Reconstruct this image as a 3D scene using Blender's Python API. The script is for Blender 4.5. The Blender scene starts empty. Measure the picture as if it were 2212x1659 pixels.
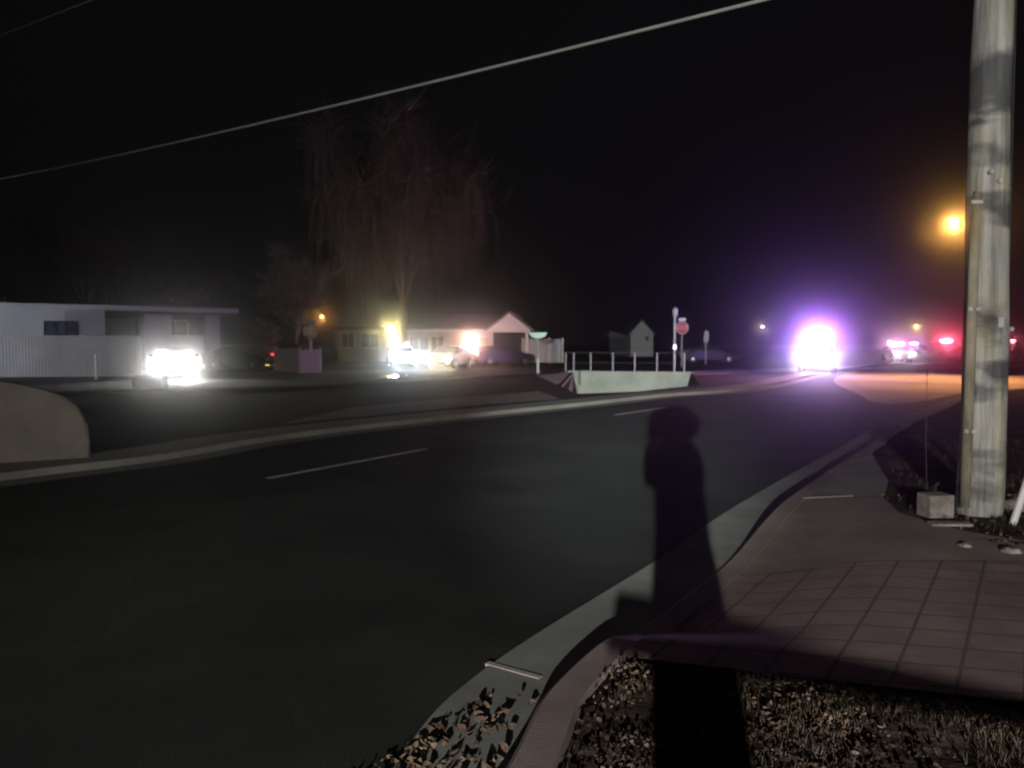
import bpy, bmesh, math, random
from mathutils import Vector, Matrix, noise
random.seed(7)
R = math.radians
PI = math.pi
sc = bpy.context.scene
C = sc.collection

# ------------------------------------------------------------------ camera
CAM_H = 1.70
PITCH = R(2.95)
FPX = 1736.0                      # focal length on a 2212 px wide frame
cd = bpy.data.cameras.new('camera')
cam = bpy.data.objects.new('camera', cd)
C.objects.link(cam)
cam.location = (0, 0, CAM_H)
cam.rotation_euler = (R(90) - PITCH, 0, 0)
cd.sensor_width = 36.0
cd.lens = FPX / 2212 * 36.0
cd.clip_start = 0.05
cd.clip_end = 2000
cd.dof.use_dof = True
cd.dof.focus_distance = 1.5
cd.dof.aperture_fstop = (cd.lens / 1000.0) / 0.0046   # ~2 px of softness, as a phone at night
sc.camera = cam
sc.render.resolution_x = 1024
sc.render.resolution_y = 768

# ------------------------------------------------------------------ world (night)
w = bpy.data.worlds.new('World')
sc.world = w
w.use_nodes = True
wn = w.node_tree
bg = wn.nodes['Background']
sky = wn.nodes.new('ShaderNodeTexSky')
sky.sky_type = 'NISHITA'
sky.sun_disc = False
sky.sun_elevation = R(-6)
sky.sun_rotation = R(180)
mixw = wn.nodes.new('ShaderNodeMixRGB')
mixw.inputs[0].default_value = 0.02
mixw.inputs[1].default_value = (0.055, 0.050, 0.055, 1)
wn.links.new(sky.outputs[0], mixw.inputs[2])
wn.links.new(mixw.outputs[0], bg.inputs[0])
bg.inputs[1].default_value = 0.05

# ------------------------------------------------------------------ exposure, sampling
sc.view_settings.view_transform = 'Standard'
sc.view_settings.look = 'None'
sc.view_settings.exposure = 0.0
sc.view_settings.gamma = 1.0
sc.render.engine = 'CYCLES'
cy = sc.cycles
cy.use_denoising = True
cy.max_bounces = 4
cy.diffuse_bounces = 2
cy.glossy_bounces = 2
cy.transmission_bounces = 2
cy.volume_bounces = 0
cy.transparent_max_bounces = 6
cy.sample_clamp_direct = 0.0
cy.sample_clamp_indirect = 2.0
cy.use_light_tree = True

# ------------------------------------------------------------------ pixel <-> place
def ray(x, y):
    dx = (x - 1106) / FPX
    dy = (829.5 - y) / FPX
    return Vector((dx, math.cos(PITCH) + dy * math.sin(PITCH), -math.sin(PITCH) + dy * math.cos(PITCH)))
def P(x, y, h=0.0):
    """the point at height h seen at pixel (x, y)"""
    d = ray(x, y)
    t = (h - CAM_H) / d.z
    return Vector((d.x * t, d.y * t, h))
def A(x, y, Y):
    """the point at depth Y seen at pixel (x, y)"""
    d = ray(x, y)
    t = Y / d.y
    return Vector((d.x * t, Y, CAM_H + d.z * t))

# ------------------------------------------------------------------ materials
MATS = {}
def mat(name, col, rough=0.8, col2=None, scale=3.0, detail=6, bump=0.0, bscale=None, metal=0.0,
        lo=0.35, hi=0.65, spec=0.5, stretch=None, emit=None, estr=0.0):
    if name in MATS:
        return MATS[name]
    m = bpy.data.materials.new(name)
    m.use_nodes = True
    nt = m.node_tree
    b = nt.nodes['Principled BSDF']
    b.inputs['Roughness'].default_value = rough
    b.inputs['Metallic'].default_value = metal
    b.inputs['Specular IOR Level'].default_value = spec
    b.inputs['Base Color'].default_value = (*col, 1)
    tc = nt.nodes.new('ShaderNodeTexCoord')
    src = tc.outputs['Object']
    if stretch:
        mp = nt.nodes.new('ShaderNodeMapping')
        mp.inputs['Scale'].default_value = stretch
        nt.links.new(src, mp.inputs[0]); src = mp.outputs[0]
    if col2:
        n = nt.nodes.new('ShaderNodeTexNoise')
        n.inputs['Scale'].default_value = scale
        n.inputs['Detail'].default_value = detail
        n.inputs['Roughness'].default_value = 0.65
        nt.links.new(src, n.inputs['Vector'])
        cr = nt.nodes.new('ShaderNodeValToRGB')
        cr.color_ramp.elements[0].position = lo
        cr.color_ramp.elements[0].color = (*col, 1)
        cr.color_ramp.elements[1].position = hi
        cr.color_ramp.elements[1].color = (*col2, 1)
        nt.links.new(n.outputs['Fac'], cr.inputs[0])
        nt.links.new(cr.outputs[0], b.inputs['Base Color'])
        m['ramp'] = 1
    if bump:
        n2 = nt.nodes.new('ShaderNodeTexNoise')
        n2.inputs['Scale'].default_value = bscale or scale * 4
        n2.inputs['Detail'].default_value = 5
        nt.links.new(src, n2.inputs['Vector'])
        bp = nt.nodes.new('ShaderNodeBump')
        bp.inputs['Strength'].default_value = bump
        bp.inputs['Distance'].default_value = 0.02
        nt.links.new(n2.outputs['Fac'], bp.inputs['Height'])
        nt.links.new(bp.outputs[0], b.inputs['Normal'])
    if emit:
        b.inputs['Emission Color'].default_value = (*emit, 1)
        b.inputs['Emission Strength'].default_value = estr
        m.cycles.emission_sampling = 'NONE'
    MATS[name] = m
    return m
def glow(name, col, s):
    return mat(name, (0.8, 0.8, 0.8), 0.3, emit=col, estr=s)

def asphalt_mat():
    """dark asphalt: fine aggregate, wide worn patches, thin tarred cracks"""
    m = mat('asphalt', (0.013, 0.016, 0.015), 0.9, (0.038, 0.043, 0.040), 0.45, 9, 0.12, 130, lo=0.36, hi=0.68, spec=0.2)
    nt = m.node_tree; b = nt.nodes['Principled BSDF']
    tc = nt.nodes['Texture Coordinate']
    v = nt.nodes.new('ShaderNodeTexVoronoi'); v.feature = 'DISTANCE_TO_EDGE'; v.inputs['Scale'].default_value = 0.35
    nz = nt.nodes.new('ShaderNodeTexNoise'); nz.inputs['Scale'].default_value = 1.2; nz.inputs['Detail'].default_value = 5
    ad = nt.nodes.new('ShaderNodeMixRGB'); ad.blend_type = 'ADD'; ad.inputs[0].default_value = 0.9
    nt.links.new(tc.outputs['Object'], ad.inputs[1]); nt.links.new(tc.outputs['Object'], nz.inputs['Vector'])
    nt.links.new(nz.outputs['Color'], ad.inputs[2]); nt.links.new(ad.outputs[0], v.inputs['Vector'])
    lt = nt.nodes.new('ShaderNodeMath'); lt.operation = 'LESS_THAN'; lt.inputs[1].default_value = 0.0012
    nt.links.new(v.outputs['Distance'], lt.inputs[0])
    sp = nt.nodes.new('ShaderNodeTexNoise'); sp.inputs['Scale'].default_value = 80; sp.inputs['Detail'].default_value = 3
    mr = nt.nodes.new('ShaderNodeMapRange'); mr.inputs[1].default_value = 0.3; mr.inputs[2].default_value = 0.7
    mr.inputs[3].default_value = 0.45; mr.inputs[4].default_value = 1.6
    nt.links.new(tc.outputs['Object'], sp.inputs['Vector']); nt.links.new(sp.outputs['Fac'], mr.inputs[0])
    cr = nt.nodes['Color Ramp']
    mu = nt.nodes.new('ShaderNodeMixRGB'); mu.blend_type = 'MULTIPLY'; mu.inputs[0].default_value = 1
    nt.links.new(cr.outputs[0], mu.inputs[1]); nt.links.new(mr.outputs[0], mu.inputs[2])
    mx = nt.nodes.new('ShaderNodeMixRGB'); mx.inputs[2].default_value = (0.014, 0.015, 0.014, 1)
    nt.links.new(lt.outputs[0], mx.inputs[0]); nt.links.new(mu.outputs[0], mx.inputs[1])
    nt.links.new(mx.outputs[0], b.inputs['Base Color'])
    return m

def scored_mat():
    """pinkish concrete scored into small flags"""
    m = mat('scored_concrete', (0.165, 0.108, 0.112), 0.95, (0.295, 0.205, 0.21), 1.4, 9, 0.15, 70)
    nt = m.node_tree; b = nt.nodes['Principled BSDF']
    tc = nt.nodes['Texture Coordinate']
    fac = None
    for (nx, ny, per, wd) in ((0.84, -0.545, 0.26, 0.018), (0.22, 0.975, 0.26, 0.020), (0.22, 0.975, 0.075, 0.0035)):
        dp = nt.nodes.new('ShaderNodeVectorMath'); dp.operation = 'DOT_PRODUCT'
        dp.inputs[1].default_value = (nx / per, ny / per, 0)
        nt.links.new(tc.outputs['Object'], dp.inputs[0])
        fr = nt.nodes.new('ShaderNodeMath'); fr.operation = 'FRACT'
        nt.links.new(dp.outputs['Value'], fr.inputs[0])
        lt = nt.nodes.new('ShaderNodeMath'); lt.operation = 'LESS_THAN'; lt.inputs[1].default_value = wd / per
        nt.links.new(fr.outputs[0], lt.inputs[0])
        ml = nt.nodes.new('ShaderNodeMath'); ml.operation = 'MULTIPLY'; ml.inputs[1].default_value = 0.95
        if per < 0.1: ml.inputs[1].default_value = 0.35
        nt.links.new(lt.outputs[0], ml.inputs[0])
        if fac is None: fac = ml
        else:
            mx = nt.nodes.new('ShaderNodeMath'); mx.operation = 'MAXIMUM'
            nt.links.new(fac.outputs[0], mx.inputs[0]); nt.links.new(ml.outputs[0], mx.inputs[1]); fac = mx
    cr = nt.nodes['Color Ramp']
    mix = nt.nodes.new('ShaderNodeMixRGB'); mix.inputs[2].default_value = (0.10, 0.074, 0.075, 1)
    nt.links.new(fac.outputs[0], mix.inputs[0]); nt.links.new(cr.outputs[0], mix.inputs[1])
    nt.links.new(mix.outputs[0], b.inputs['Base Color'])
    iv = nt.nodes.new('ShaderNodeMath'); iv.operation = 'SUBTRACT'; iv.inputs[0].default_value = 1
    nt.links.new(fac.outputs[0], iv.inputs[1])
    b2 = nt.nodes.new('ShaderNodeBump'); b2.inputs['Strength'].default_value = 0.8; b2.inputs['Distance'].default_value = 0.006
    nt.links.new(iv.outputs[0], b2.inputs['Height'])
    nt.links.new(nt.nodes['Bump'].outputs[0], b2.inputs['Normal'])
    nt.links.new(b2.outputs[0], b.inputs['Normal'])
    return m

M_ASPH = asphalt_mat()
M_SCORE = scored_mat()
M_CONC = mat('concrete', (0.17, 0.130, 0.126), 0.95, (0.28, 0.220, 0.214), 1.3, 9, 0.12, 70)
M_CONC2 = mat('grey_concrete', (0.15, 0.157, 0.148), 0.95, (0.245, 0.255, 0.24), 1.5, 9, 0.12, 70)
M_FARC = mat('far_concrete', (0.12, 0.117, 0.105), 0.9, (0.20, 0.193, 0.17), 0.6, 9, 0.3, 20)
M_HEADW = mat('headwall_concrete', (0.33, 0.37, 0.335), 0.85, (0.50, 0.535, 0.49), 0.8, 6, 0.2, 8)
M_DIRT = mat('verge_soil', (0.028, 0.020, 0.018), 1.0, (0.11, 0.084, 0.074), 2.4, 10, 0.8, 14, lo=0.4, hi=0.7, spec=0.1)
M_GROUND = mat('dry_lawn', (0.026, 0.028, 0.018), 1.0, (0.062, 0.055, 0.040), 0.18, 10, 0.8, 5, spec=0.1)
M_PAINT = mat('road_paint', (0.35, 0.35, 0.33), 0.7, (0.72, 0.72, 0.68), 4.0, 8, 0.1, 30)
M_STUCCO = mat('beige_stucco', (0.12, 0.105, 0.092), 0.95, (0.18, 0.16, 0.14), 1.5, 8, 0.4, 25)
M_WHITE = mat('white_paint', (0.62, 0.62, 0.62), 0.7, (0.74, 0.74, 0.73), 1.5, 5, 0.1, 10)
M_SIDING = mat('pale_siding', (0.55, 0.55, 0.57), 0.8, (0.66, 0.66, 0.67), 0.6, 6, 0.1, 10)
M_YELLOW = mat('cream_siding', (0.42, 0.40, 0.27), 0.8, (0.50, 0.47, 0.33), 0.8, 6)
M_SHINGLE = mat('grey_shingle', (0.13, 0.115, 0.12), 0.95, (0.22, 0.20, 0.20), 2.0, 8, 0.5, 12)
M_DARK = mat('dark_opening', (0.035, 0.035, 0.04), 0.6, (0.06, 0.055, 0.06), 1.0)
M_GLASS = mat('window_glass', (0.02, 0.022, 0.03), 0.12, (0.03, 0.03, 0.04), 1.0)
M_BLUEBLIND = mat('blue_blind', (0.05, 0.06, 0.12), 0.6, (0.08, 0.09, 0.16), 2.0)
M_STEEL = mat('galvanised_steel', (0.42, 0.43, 0.43), 0.5, (0.55, 0.56, 0.56), 6, metal=0.3)
M_TYRE = mat('tyre_rubber', (0.02, 0.02, 0.02), 0.8, (0.03, 0.03, 0.03), 8)
M_RIM = mat('wheel_alloy', (0.45, 0.45, 0.47), 0.35, (0.5, 0.5, 0.5), 3, metal=0.8)
M_BLACKP = mat('black_plastic', (0.025, 0.025, 0.027), 0.5, (0.04, 0.04, 0.04), 6)
M_CARBLK = mat('car_paint_black', (0.02, 0.022, 0.03), 0.25, (0.025, 0.027, 0.035), 2)
M_CARWHT = mat('car_paint_white', (0.7, 0.7, 0.72), 0.3, (0.74, 0.74, 0.75), 2)
M_CARGRY = mat('car_paint_grey', (0.10, 0.10, 0.115), 0.3, (0.12, 0.12, 0.13), 2)
M_CARRED = mat('car_paint_maroon', (0.10, 0.02, 0.025), 0.3, (0.12, 0.025, 0.03), 2)
M_BARK = mat('bare_bark', (0.16, 0.13, 0.11), 1.0, (0.28, 0.23, 0.19), 3, 8, 0.6, 20, stretch=(1, 1, 0.25))
M_TWIG = mat('twig_bark', (0.14, 0.10, 0.085), 1.0, (0.20, 0.15, 0.125), 2, 4)
M_CABLE = mat('cable_sheath', (0.35, 0.35, 0.34), 0.6, (0.45, 0.45, 0.44), 2)
M_RED = mat('sign_red', (0.55, 0.03, 0.03), 0.5, (0.6, 0.04, 0.04), 3)
M_SIGNW = mat('sign_white', (0.8, 0.8, 0.8), 0.5, (0.84, 0.84, 0.84), 3)
M_SIGNG = mat('sign_green_sheeting', (0.05, 0.32, 0.2), 0.5, (0.07, 0.36, 0.24), 3, emit=None)
M_LEAF = mat('dry_leaf', (0.035, 0.024, 0.018), 0.95, (0.27, 0.19, 0.14), 3, 5, lo=0.44, hi=0.68, spec=0.1)
M_PALELEAF = mat('bleached_leaf', (0.09, 0.07, 0.05), 0.95, (0.36, 0.31, 0.25), 9, 3, lo=0.45, hi=0.7, spec=0.1)
M_GRASS = mat('winter_grass', (0.028, 0.024, 0.015), 0.95, (0.15, 0.112, 0.085), 2.5, 5, lo=0.42, hi=0.66, spec=0.1)
M_ROCK = mat('pale_rock', (0.13, 0.115, 0.105), 0.95, (0.30, 0.27, 0.25), 5, 8, 0.6, 30)

def pole_mat():
    """weathered wooden pole: grey with dark diagonal stains and greenish streaks"""
    m = mat('weathered_pole_wood', (0.17, 0.172, 0.165), 0.95, (0.48, 0.47, 0.445), 2.0, 9, 0.5, 12, lo=0.34, hi=0.66, stretch=(7, 7, 0.5))
    nt = m.node_tree; b = nt.nodes['Principled BSDF']; tc = nt.nodes['Texture Coordinate']
    w1 = nt.nodes.new('ShaderNodeTexNoise'); w1.inputs['Scale'].default_value = 1.0; w1.inputs['Detail'].default_value = 3
    mp = nt.nodes.new('ShaderNodeMapping'); mp.inputs['Rotation'].default_value = (0, R(35), 0); mp.inputs['Scale'].default_value = (1.0, 1.0, 2.6)
    nt.links.new(tc.outputs['Object'], mp.inputs[0]); nt.links.new(mp.outputs[0], w1.inputs['Vector'])
    cr = nt.nodes.new('ShaderNodeValToRGB')
    w1.inputs['Detail'].default_value = 6; w1.inputs['Distortion'].default_value = 0.25
    cr.color_ramp.elements[0].position = 0.50; cr.color_ramp.elements[0].color = (1, 1, 1, 1)
    cr.color_ramp.elements[1].position = 0.60; cr.color_ramp.elements[1].color = (0.26, 0.27, 0.31, 1)
    nt.links.new(w1.outputs['Fac'], cr.inputs[0])
    g = nt.nodes.new('ShaderNodeTexNoise'); g.inputs['Scale'].default_value = 2.2
    mg = nt.nodes.new('ShaderNodeMapping'); mg.inputs['Scale'].default_value = (3, 3, 0.5)
    nt.links.new(tc.outputs['Object'], mg.inputs[0]); nt.links.new(mg.outputs[0], g.inputs['Vector'])
    cg = nt.nodes.new('ShaderNodeValToRGB')
    cg.color_ramp.elements[0].position = 0.48; cg.color_ramp.elements[0].color = (1, 1, 1, 1)
    cg.color_ramp.elements[1].position = 0.68; cg.color_ramp.elements[1].color = (0.93, 0.91, 0.74, 1)
    nt.links.new(g.outputs['Fac'], cg.inputs[0])
    m1 = nt.nodes.new('ShaderNodeMixRGB'); m1.blend_type = 'MULTIPLY'; m1.inputs[0].default_value = 1
    m2 = nt.nodes.new('ShaderNodeMixRGB'); m2.blend_type = 'MULTIPLY'; m2.inputs[0].default_value = 1
    nt.links.new(nt.nodes['Color Ramp'].outputs[0], m1.inputs[1]); nt.links.new(cr.outputs[0], m1.inputs[2])
    nt.links.new(m1.outputs[0], m2.inputs[1]); nt.links.new(cg.outputs[0], m2.inputs[2])
    nt.links.new(m2.outputs[0], b.inputs['Base Color'])
    return m
M_POLE = pole_mat()

# ------------------------------------------------------------------ mesh helpers
def link(name, bm, m, parent=None, smooth=False):
    bmesh.ops.recalc_face_normals(bm, faces=bm.faces)
    me = bpy.data.meshes.new(name)
    bm.to_mesh(me); bm.free()
    if smooth:
        for p in me.polygons: p.use_smooth = True
    me.materials.append(m)
    o = bpy.data.objects.new(name, me)
    C.objects.link(o)
    if parent: o.parent = parent
    return o
def tag(o, label=None, cat=None, group=None, kind=None):
    if label: o['label'] = label
    if cat: o['category'] = cat
    if group: o['group'] = group
    if kind: o['kind'] = kind
    return o
def thing(name, label, cat, loc=(0, 0, 0), rz=0.0, group=None):
    o = bpy.data.objects.new(name, None)
    o.empty_display_size = 0.2
    C.objects.link(o)
    o.location = loc; o.rotation_euler = (0, 0, rz)
    return tag(o, label, cat, group)
def bx(bm, c, s, rot=None, bev=0.0):
    r = bmesh.ops.create_cube(bm, size=1.0)
    vs = r['verts']
    bmesh.ops.scale(bm, vec=s, verts=vs)
    if bev:
        es = list({e for v in vs for e in v.link_edges})
        g = bmesh.ops.bevel(bm, geom=es, offset=bev, segments=2, affect='EDGES', profile=0.6)
        vs = list({v for f in g['faces'] for v in f.verts} | {v for v in vs if v.is_valid})
    if rot: bmesh.ops.rotate(bm, cent=(0, 0, 0), matrix=rot, verts=vs)
    bmesh.ops.translate(bm, vec=c, verts=vs)
    return vs
def box(c, s, rot=None, bev=0.0):
    bm = bmesh.new(); bx(bm, c, s, rot, bev); return bm
def tube(bm, pts, rad, seg=8, cap=True):
    """a tube through pts; rad a number or one per point"""
    n = len(pts)
    pts = [Vector(p) for p in pts]
    if not hasattr(rad, '__len__'): rad = [rad] * n
    rings = []
    for i, p in enumerate(pts):
        d = (pts[min(i + 1, n - 1)] - pts[max(i - 1, 0)])
        d = d.normalized() if d.length > 1e-6 else Vector((0, 0, 1))
        a = d.cross(Vector((0, 0, 1)))
        if a.length < 0.1: a = d.cross(Vector((0, 1, 0)))
        a.normalize(); b = d.cross(a)
        rings.append([bm.verts.new(p + (a * math.cos(2 * PI * k / seg) + b * math.sin(2 * PI * k / seg)) * rad[i]) for k in range(seg)])
    for i in range(n - 1):
        for k in range(seg):
            bm.faces.new((rings[i][k], rings[i][(k + 1) % seg], rings[i + 1][(k + 1) % seg], rings[i + 1][k]))
    if cap:
        bm.faces.new(rings[0][::-1]); bm.faces.new(rings[-1])
def lathe(bm, prof, c=(0, 0, 0), seg=16, axis='Z'):
    rings = []
    for r, z in prof:
        ring = []
        for k in range(seg):
            a = 2 * PI * k / seg
            if axis == 'Z': v = (c[0] + r * math.cos(a), c[1] + r * math.sin(a), c[2] + z)
            elif axis == 'Y': v = (c[0] + r * math.cos(a), c[1] + z, c[2] + r * math.sin(a))
            else: v = (c[0] + z, c[1] + r * math.cos(a), c[2] + r * math.sin(a))
            ring.append(bm.verts.new(v))
        rings.append(ring)
    for i in range(len(rings) - 1):
        for k in range(seg):
            bm.faces.new((rings[i][k], rings[i][(k + 1) % seg], rings[i + 1][(k + 1) % seg], rings[i + 1][k]))
    bm.faces.new(rings[0][::-1]); bm.faces.new(rings[-1])
def prism(bm, pts, y0, y1):
    """polygon pts in (x, z) extruded from y0 to y1"""
    a = [bm.verts.new((x, y0, z)) for x, z in pts]
    b = [bm.verts.new((x, y1, z)) for x, z in pts]
    n = len(pts)
    bm.faces.new(a); bm.faces.new(b[::-1])
    for i in range(n): bm.faces.new((a[i], b[i], b[(i + 1) % n], a[(i + 1) % n]))
def lamp(name, kind, loc, col, power, parent=None, radius=0.1, spot=None, blend=1.0, target=None):
    l = bpy.data.lights.new(name, kind)
    l.color = col; l.energy = power; l.shadow_soft_size = radius
    o = bpy.data.objects.new(name, l)
    C.objects.link(o)
    o.location = loc
    if kind == 'SPOT': l.spot_size = R(spot); l.spot_blend = blend
    if target is not None:
        o.rotation_euler = (Vector(target) - Vector(loc)).to_track_quat('-Z', 'Y').to_euler()
    if parent: o.parent = parent
    return o
def sub(pts, n=6):
    """Catmull-Rom through 2-D/3-D points"""
    pts = [Vector(p) for p in pts]
    q = [pts[0] * 2 - pts[1]] + pts + [pts[-1] * 2 - pts[-2]]
    out = []
    for i in range(1, len(q) - 2):
        for k in range(n):
            t = k / n
            out.append(0.5 * ((2 * q[i]) + (q[i + 1] - q[i - 1]) * t + (2 * q[i - 1] - 5 * q[i] + 4 * q[i + 1] - q[i + 2]) * t * t
                              + (3 * q[i] - q[i - 1] - 3 * q[i + 1] + q[i + 2]) * t ** 3))
    out.append(pts[-1])
    return out
def offset(curve, d):
    """offset a planar curve to its right by d"""
    out = []
    for i, p in enumerate(curve):
        t = curve[min(i + 1, len(curve) - 1)] - curve[max(i - 1, 0)]
        t.normalize()
        out.append(Vector((p.x + t.y * d, p.y - t.x * d)))
    return out
def ribbon(cols, zs):
    """cols: list of curves (same length); zs: per curve a z or a list"""
    bm = bmesh.new()
    g = []
    for c, z in zip(cols, zs):
        g.append([bm.verts.new((p.x, p.y, z[i] if hasattr(z, '__len__') else z)) for i, p in enumerate(c)])
    for a, b in zip(g[:-1], g[1:]):
        for i in range(len(a) - 1):
            bm.faces.new((a[i], b[i], b[i + 1], a[i + 1]))
    return bm
def copy_tree(o, parent=None):
    c = o.copy(); C.objects.link(c)
    if parent: c.parent = parent
    for ch in list(o.children): copy_tree(ch, c)
    return c

# ------------------------------------------------------------------ the flood lamp behind the photographer
FL = Vector((-1.9, -10.6, 2.80))
fl = thing('flood_lamp', 'tall white flood lamp on a tripod standing behind the photographer', 'lamp', (FL.x, FL.y - 0.12, 0.12))
bm = bmesh.new(); tube(bm, [(0, 0, 0.5), (0, 0, 2.62)], 0.025); link('mast', bm, M_STEEL, fl)
for k in range(3):
    a = 2 * PI * k / 3
    bm = bmesh.new(); tube(bm, [(0, 0, 1.0), (0.55 * math.cos(a), 0.55 * math.sin(a), 0.0)], 0.018); link('leg', bm, M_STEEL, fl)
bm = box((0, -0.06, 2.70), (0.5, 0.10, 0.28), bev=0.02); link('housing', bm, M_BLACKP, fl)
bm = box((0, 0.005, 2.70), (0.44, 0.02, 0.22)); link('lens', bm, glow('flood_glow', (1, 0.98, 0.9), 30), fl)
lamp('flood_light', 'SPOT', FL + Vector((0, 0.04, 0)), (1.0, 0.96, 0.88), 12000, radius=0.05, spot=95, target=(4.4, 7.6, -0.7), blend=1.0)
lamp('flood_light', 'SPOT', FL + Vector((0, 0.04, 0)), (0.92, 1.0, 0.94), 125000, radius=0.05, spot=17, target=A(1365, 772, 44), blend=1.0)
for o in [x for x in C.objects if x.type == 'LIGHT']:
    wl = o.location - fl.location
    o.parent = fl; o.location = wl

# ------------------------------------------------------------------ road and pavements
near_px = [(940, 1850), (1060, 1705), (1240, 1430), (1560, 1190), (1700, 1075), (1870, 965), (2010, 888), (2212, 838)]
Kc = [P(x, y, 0.14).xy for x, y in near_px]
Kc = [Vector((-1.9, -3.5)), Vector((-1.0, -0.2))] + Kc[1:]
Kc += [Vector((40, 44)), Vector((90, 62)), Vector((200, 90))]
K = sub(Kc, 14)                                                # kerb edge of the near pavement
far_px = [(-500, 1150), (0, 1040), (347, 996), (548, 960), (768, 930), (1042, 900), (1288, 874), (1430, 858), (1645, 838)]
Fc = [P(x, y, 0.0).xy for x, y in far_px]
Fc = [Vector((-18, -10)), Vector((-12.0, 0.5)), Vector((-8.6, 6.2))] + Fc[1:] + [Vector((21, 50)), Vector((36, 66)), Vector((80, 92)), Vector((200, 125))]
F = sub(Fc, 10)
def kerb_h(p):
    """the kerb drops at the driveway"""
    a = max(0.0, min(1.0, (p.y - 4.15) / 0.45)); b = max(0.0, min(1.0, (8.1 - p.y) / 2.3))
    d = min(a, b); d = d * d * (3 - 2 * d)
    return 0.14 - 0.115 * d
def resample(c, n):
    L = [0]
    for i in range(1, len(c)): L.append(L[-1] + (c[i] - c[i - 1]).length)
    out = []; j = 0
    for k in range(n):
        s = L[-1] * k / (n - 1)
        while j < len(c) - 2 and L[j + 1] < s: j += 1
        t = (s - L[j]) / max(1e-9, L[j + 1] - L[j])
        out.append(c[j].lerp(c[j + 1], min(1, max(0, t))))
    return out

# ground: one sheet out to the horizon with the canal cut out of it
CAN = [P(1238, 803, 0.02).xy, P(1492, 805, 0.02).xy, P(1512, 829, 0.02).xy, P(1380, 843, 0.02).xy, P(1246, 848, 0.02).xy, P(1212, 833, 0.02).xy]
def sheet_with_hole(outer, hole, z):
    from mathutils.geometry import tessellate_polygon
    loops = [[Vector((p[0], p[1], 0)) for p in outer], [Vector((p[0], p[1], 0)) for p in hole]]
    tris = tessellate_polygon(loops)
    flat = loops[0] + loops[1]
    bm = bmesh.new()
    vs = [bm.verts.new((v.x, v.y, z)) for v in flat]
    for t in tris: bm.faces.new([vs[i] for i in t])
    return bm
g = link('ground', sheet_with_hole([(-500, -60), (500, -60), (500, 700), (-500, 700)], CAN, -0.02), M_GROUND)
tag(g, 'dark dry winter lawn and yards beyond the road', None, None, 'structure')

n = 90
Kr, Fr = resample(K, n), resample(F, n)
cols = [[a.lerp(b, t) for a, b in zip(Kr, Fr)] for t in (0, 0.25, 0.5, 0.75, 1)]
rd = link('road', ribbon(cols, [0.0] * 5), M_ASPH)
tag(rd, 'dark asphalt road curving away to the right', None, None, 'structure')

# gutter pan and kerb on the near side
G = offset(K, -0.5)
gut = link('gutter', ribbon([K, offset(K, -0.25), G], [0.004, 0.005, 0.012]), M_CONC2)
tag(gut, 'pale concrete gutter along the near kerb', None, None, 'structure')
hk = [kerb_h(p) for p in K]
kb = link('kerb', ribbon([K, K, offset(K, 0.02), offset(K, 0.17), offset(K, 0.18)],
                         [0.0, [h - 0.015 for h in hk], hk, [h + 0.002 for h in hk], [h - 0.06 for h in hk]]), M_CONC)
tag(kb, 'concrete kerb dropping at the driveway', None, None, 'structure')
for i, (a, b, wd) in enumerate((((1052, 1432), (1168, 1464), 0.036), )):
    pa, pb = P(*a, 0.013), P(*b, 0.006)
    dd_ = (pb - pa).normalized(); nn_ = Vector((-dd_.y, dd_.x, 0)) * wd * 0.5
    bm = bmesh.new(); vt = [bm.verts.new(v + Vector((0, 0, dz))) for dz in (-0.012, 0.004) for v in (pa - nn_, pb - nn_, pb + nn_, pa + nn_)]
    for f_ in ((4, 5, 6, 7), (0, 1, 5, 4), (1, 2, 6, 5), (2, 3, 7, 6), (3, 0, 4, 7)): bm.faces.new([vt[k_] for k_ in f_])
    j = link('gutter_joint', bm, mat('pale_mortar', (0.26, 0.22, 0.21), 0.95, (0.36, 0.32, 0.30), 5)); tag(j, 'pale raised joint across the concrete gutter', None, None, 'structure')

# patches of pavement between the kerb line and the given right edge
def patch(name, zlo, zhi, right, m, label, nu=40, nv=36, lift=0.0):
    allp = offset(sub(Kc, 60), 0.175)
    def at_y(yy):
        for u, v in zip(allp[:-1], allp[1:]):
            if u.y <= yy <= v.y: return u.lerp(v, (yy - u.y) / (v.y - u.y))
    e = [at_y(zlo)] + [p for p in allp if zlo < p.y < zhi] + [at_y(zhi)]
    e = resample(e, nu); r = resample([Vector(q) for q in right], nu)
    bm = bmesh.new(); gr = []
    for i in range(nu):
        row = []
        for k in range(nv):
            t = (k / (nv - 1)) ** 1.6
            p = e[i].lerp(r[i], t)
            d = (p - e[i]).length
            f = max(0.0, 1 - d / 1.1); f = f * f * (3 - 2 * f)
            z = 0.14 + (kerb_h(e[i]) - 0.14) * f + lift
            row.append(bm.verts.new((p.x, p.y, z)))
        gr.append(row)
    for i in range(nu - 1):
        for k in range(nv - 1):
            bm.faces.new((gr[i][k], gr[i][k + 1], gr[i + 1][k + 1], gr[i + 1][k]))
    o = link(name, bm, m)
    return tag(o, label, None, None, 'structure')
patch('driveway', 3.93, 5.72, [(7.5, 1.8), (7.5, 5.56)], M_SCORE, 'scored pinkish driveway apron behind the dropped kerb')
patch('sidewalk', 5.727, 8.15, [(7.5, 5.567), (4.3, 5.95), (3.75, 6.6), (3.55, 7.3), (3.75, 8.05)], M_CONC, 'smooth pinkish sidewalk slab beside the wooden pole', lift=0.001)
patch('sidewalk', 8.17, 11.85, [(3.77, 8.07), (4.26, 9.03), (4.75, 10.4), (5.30, 11.83)], M_CONC2, 'grey sidewalk slab beyond the joint, crossed by the pole shadow', lift=0.0)
bm = bmesh.new()
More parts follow.
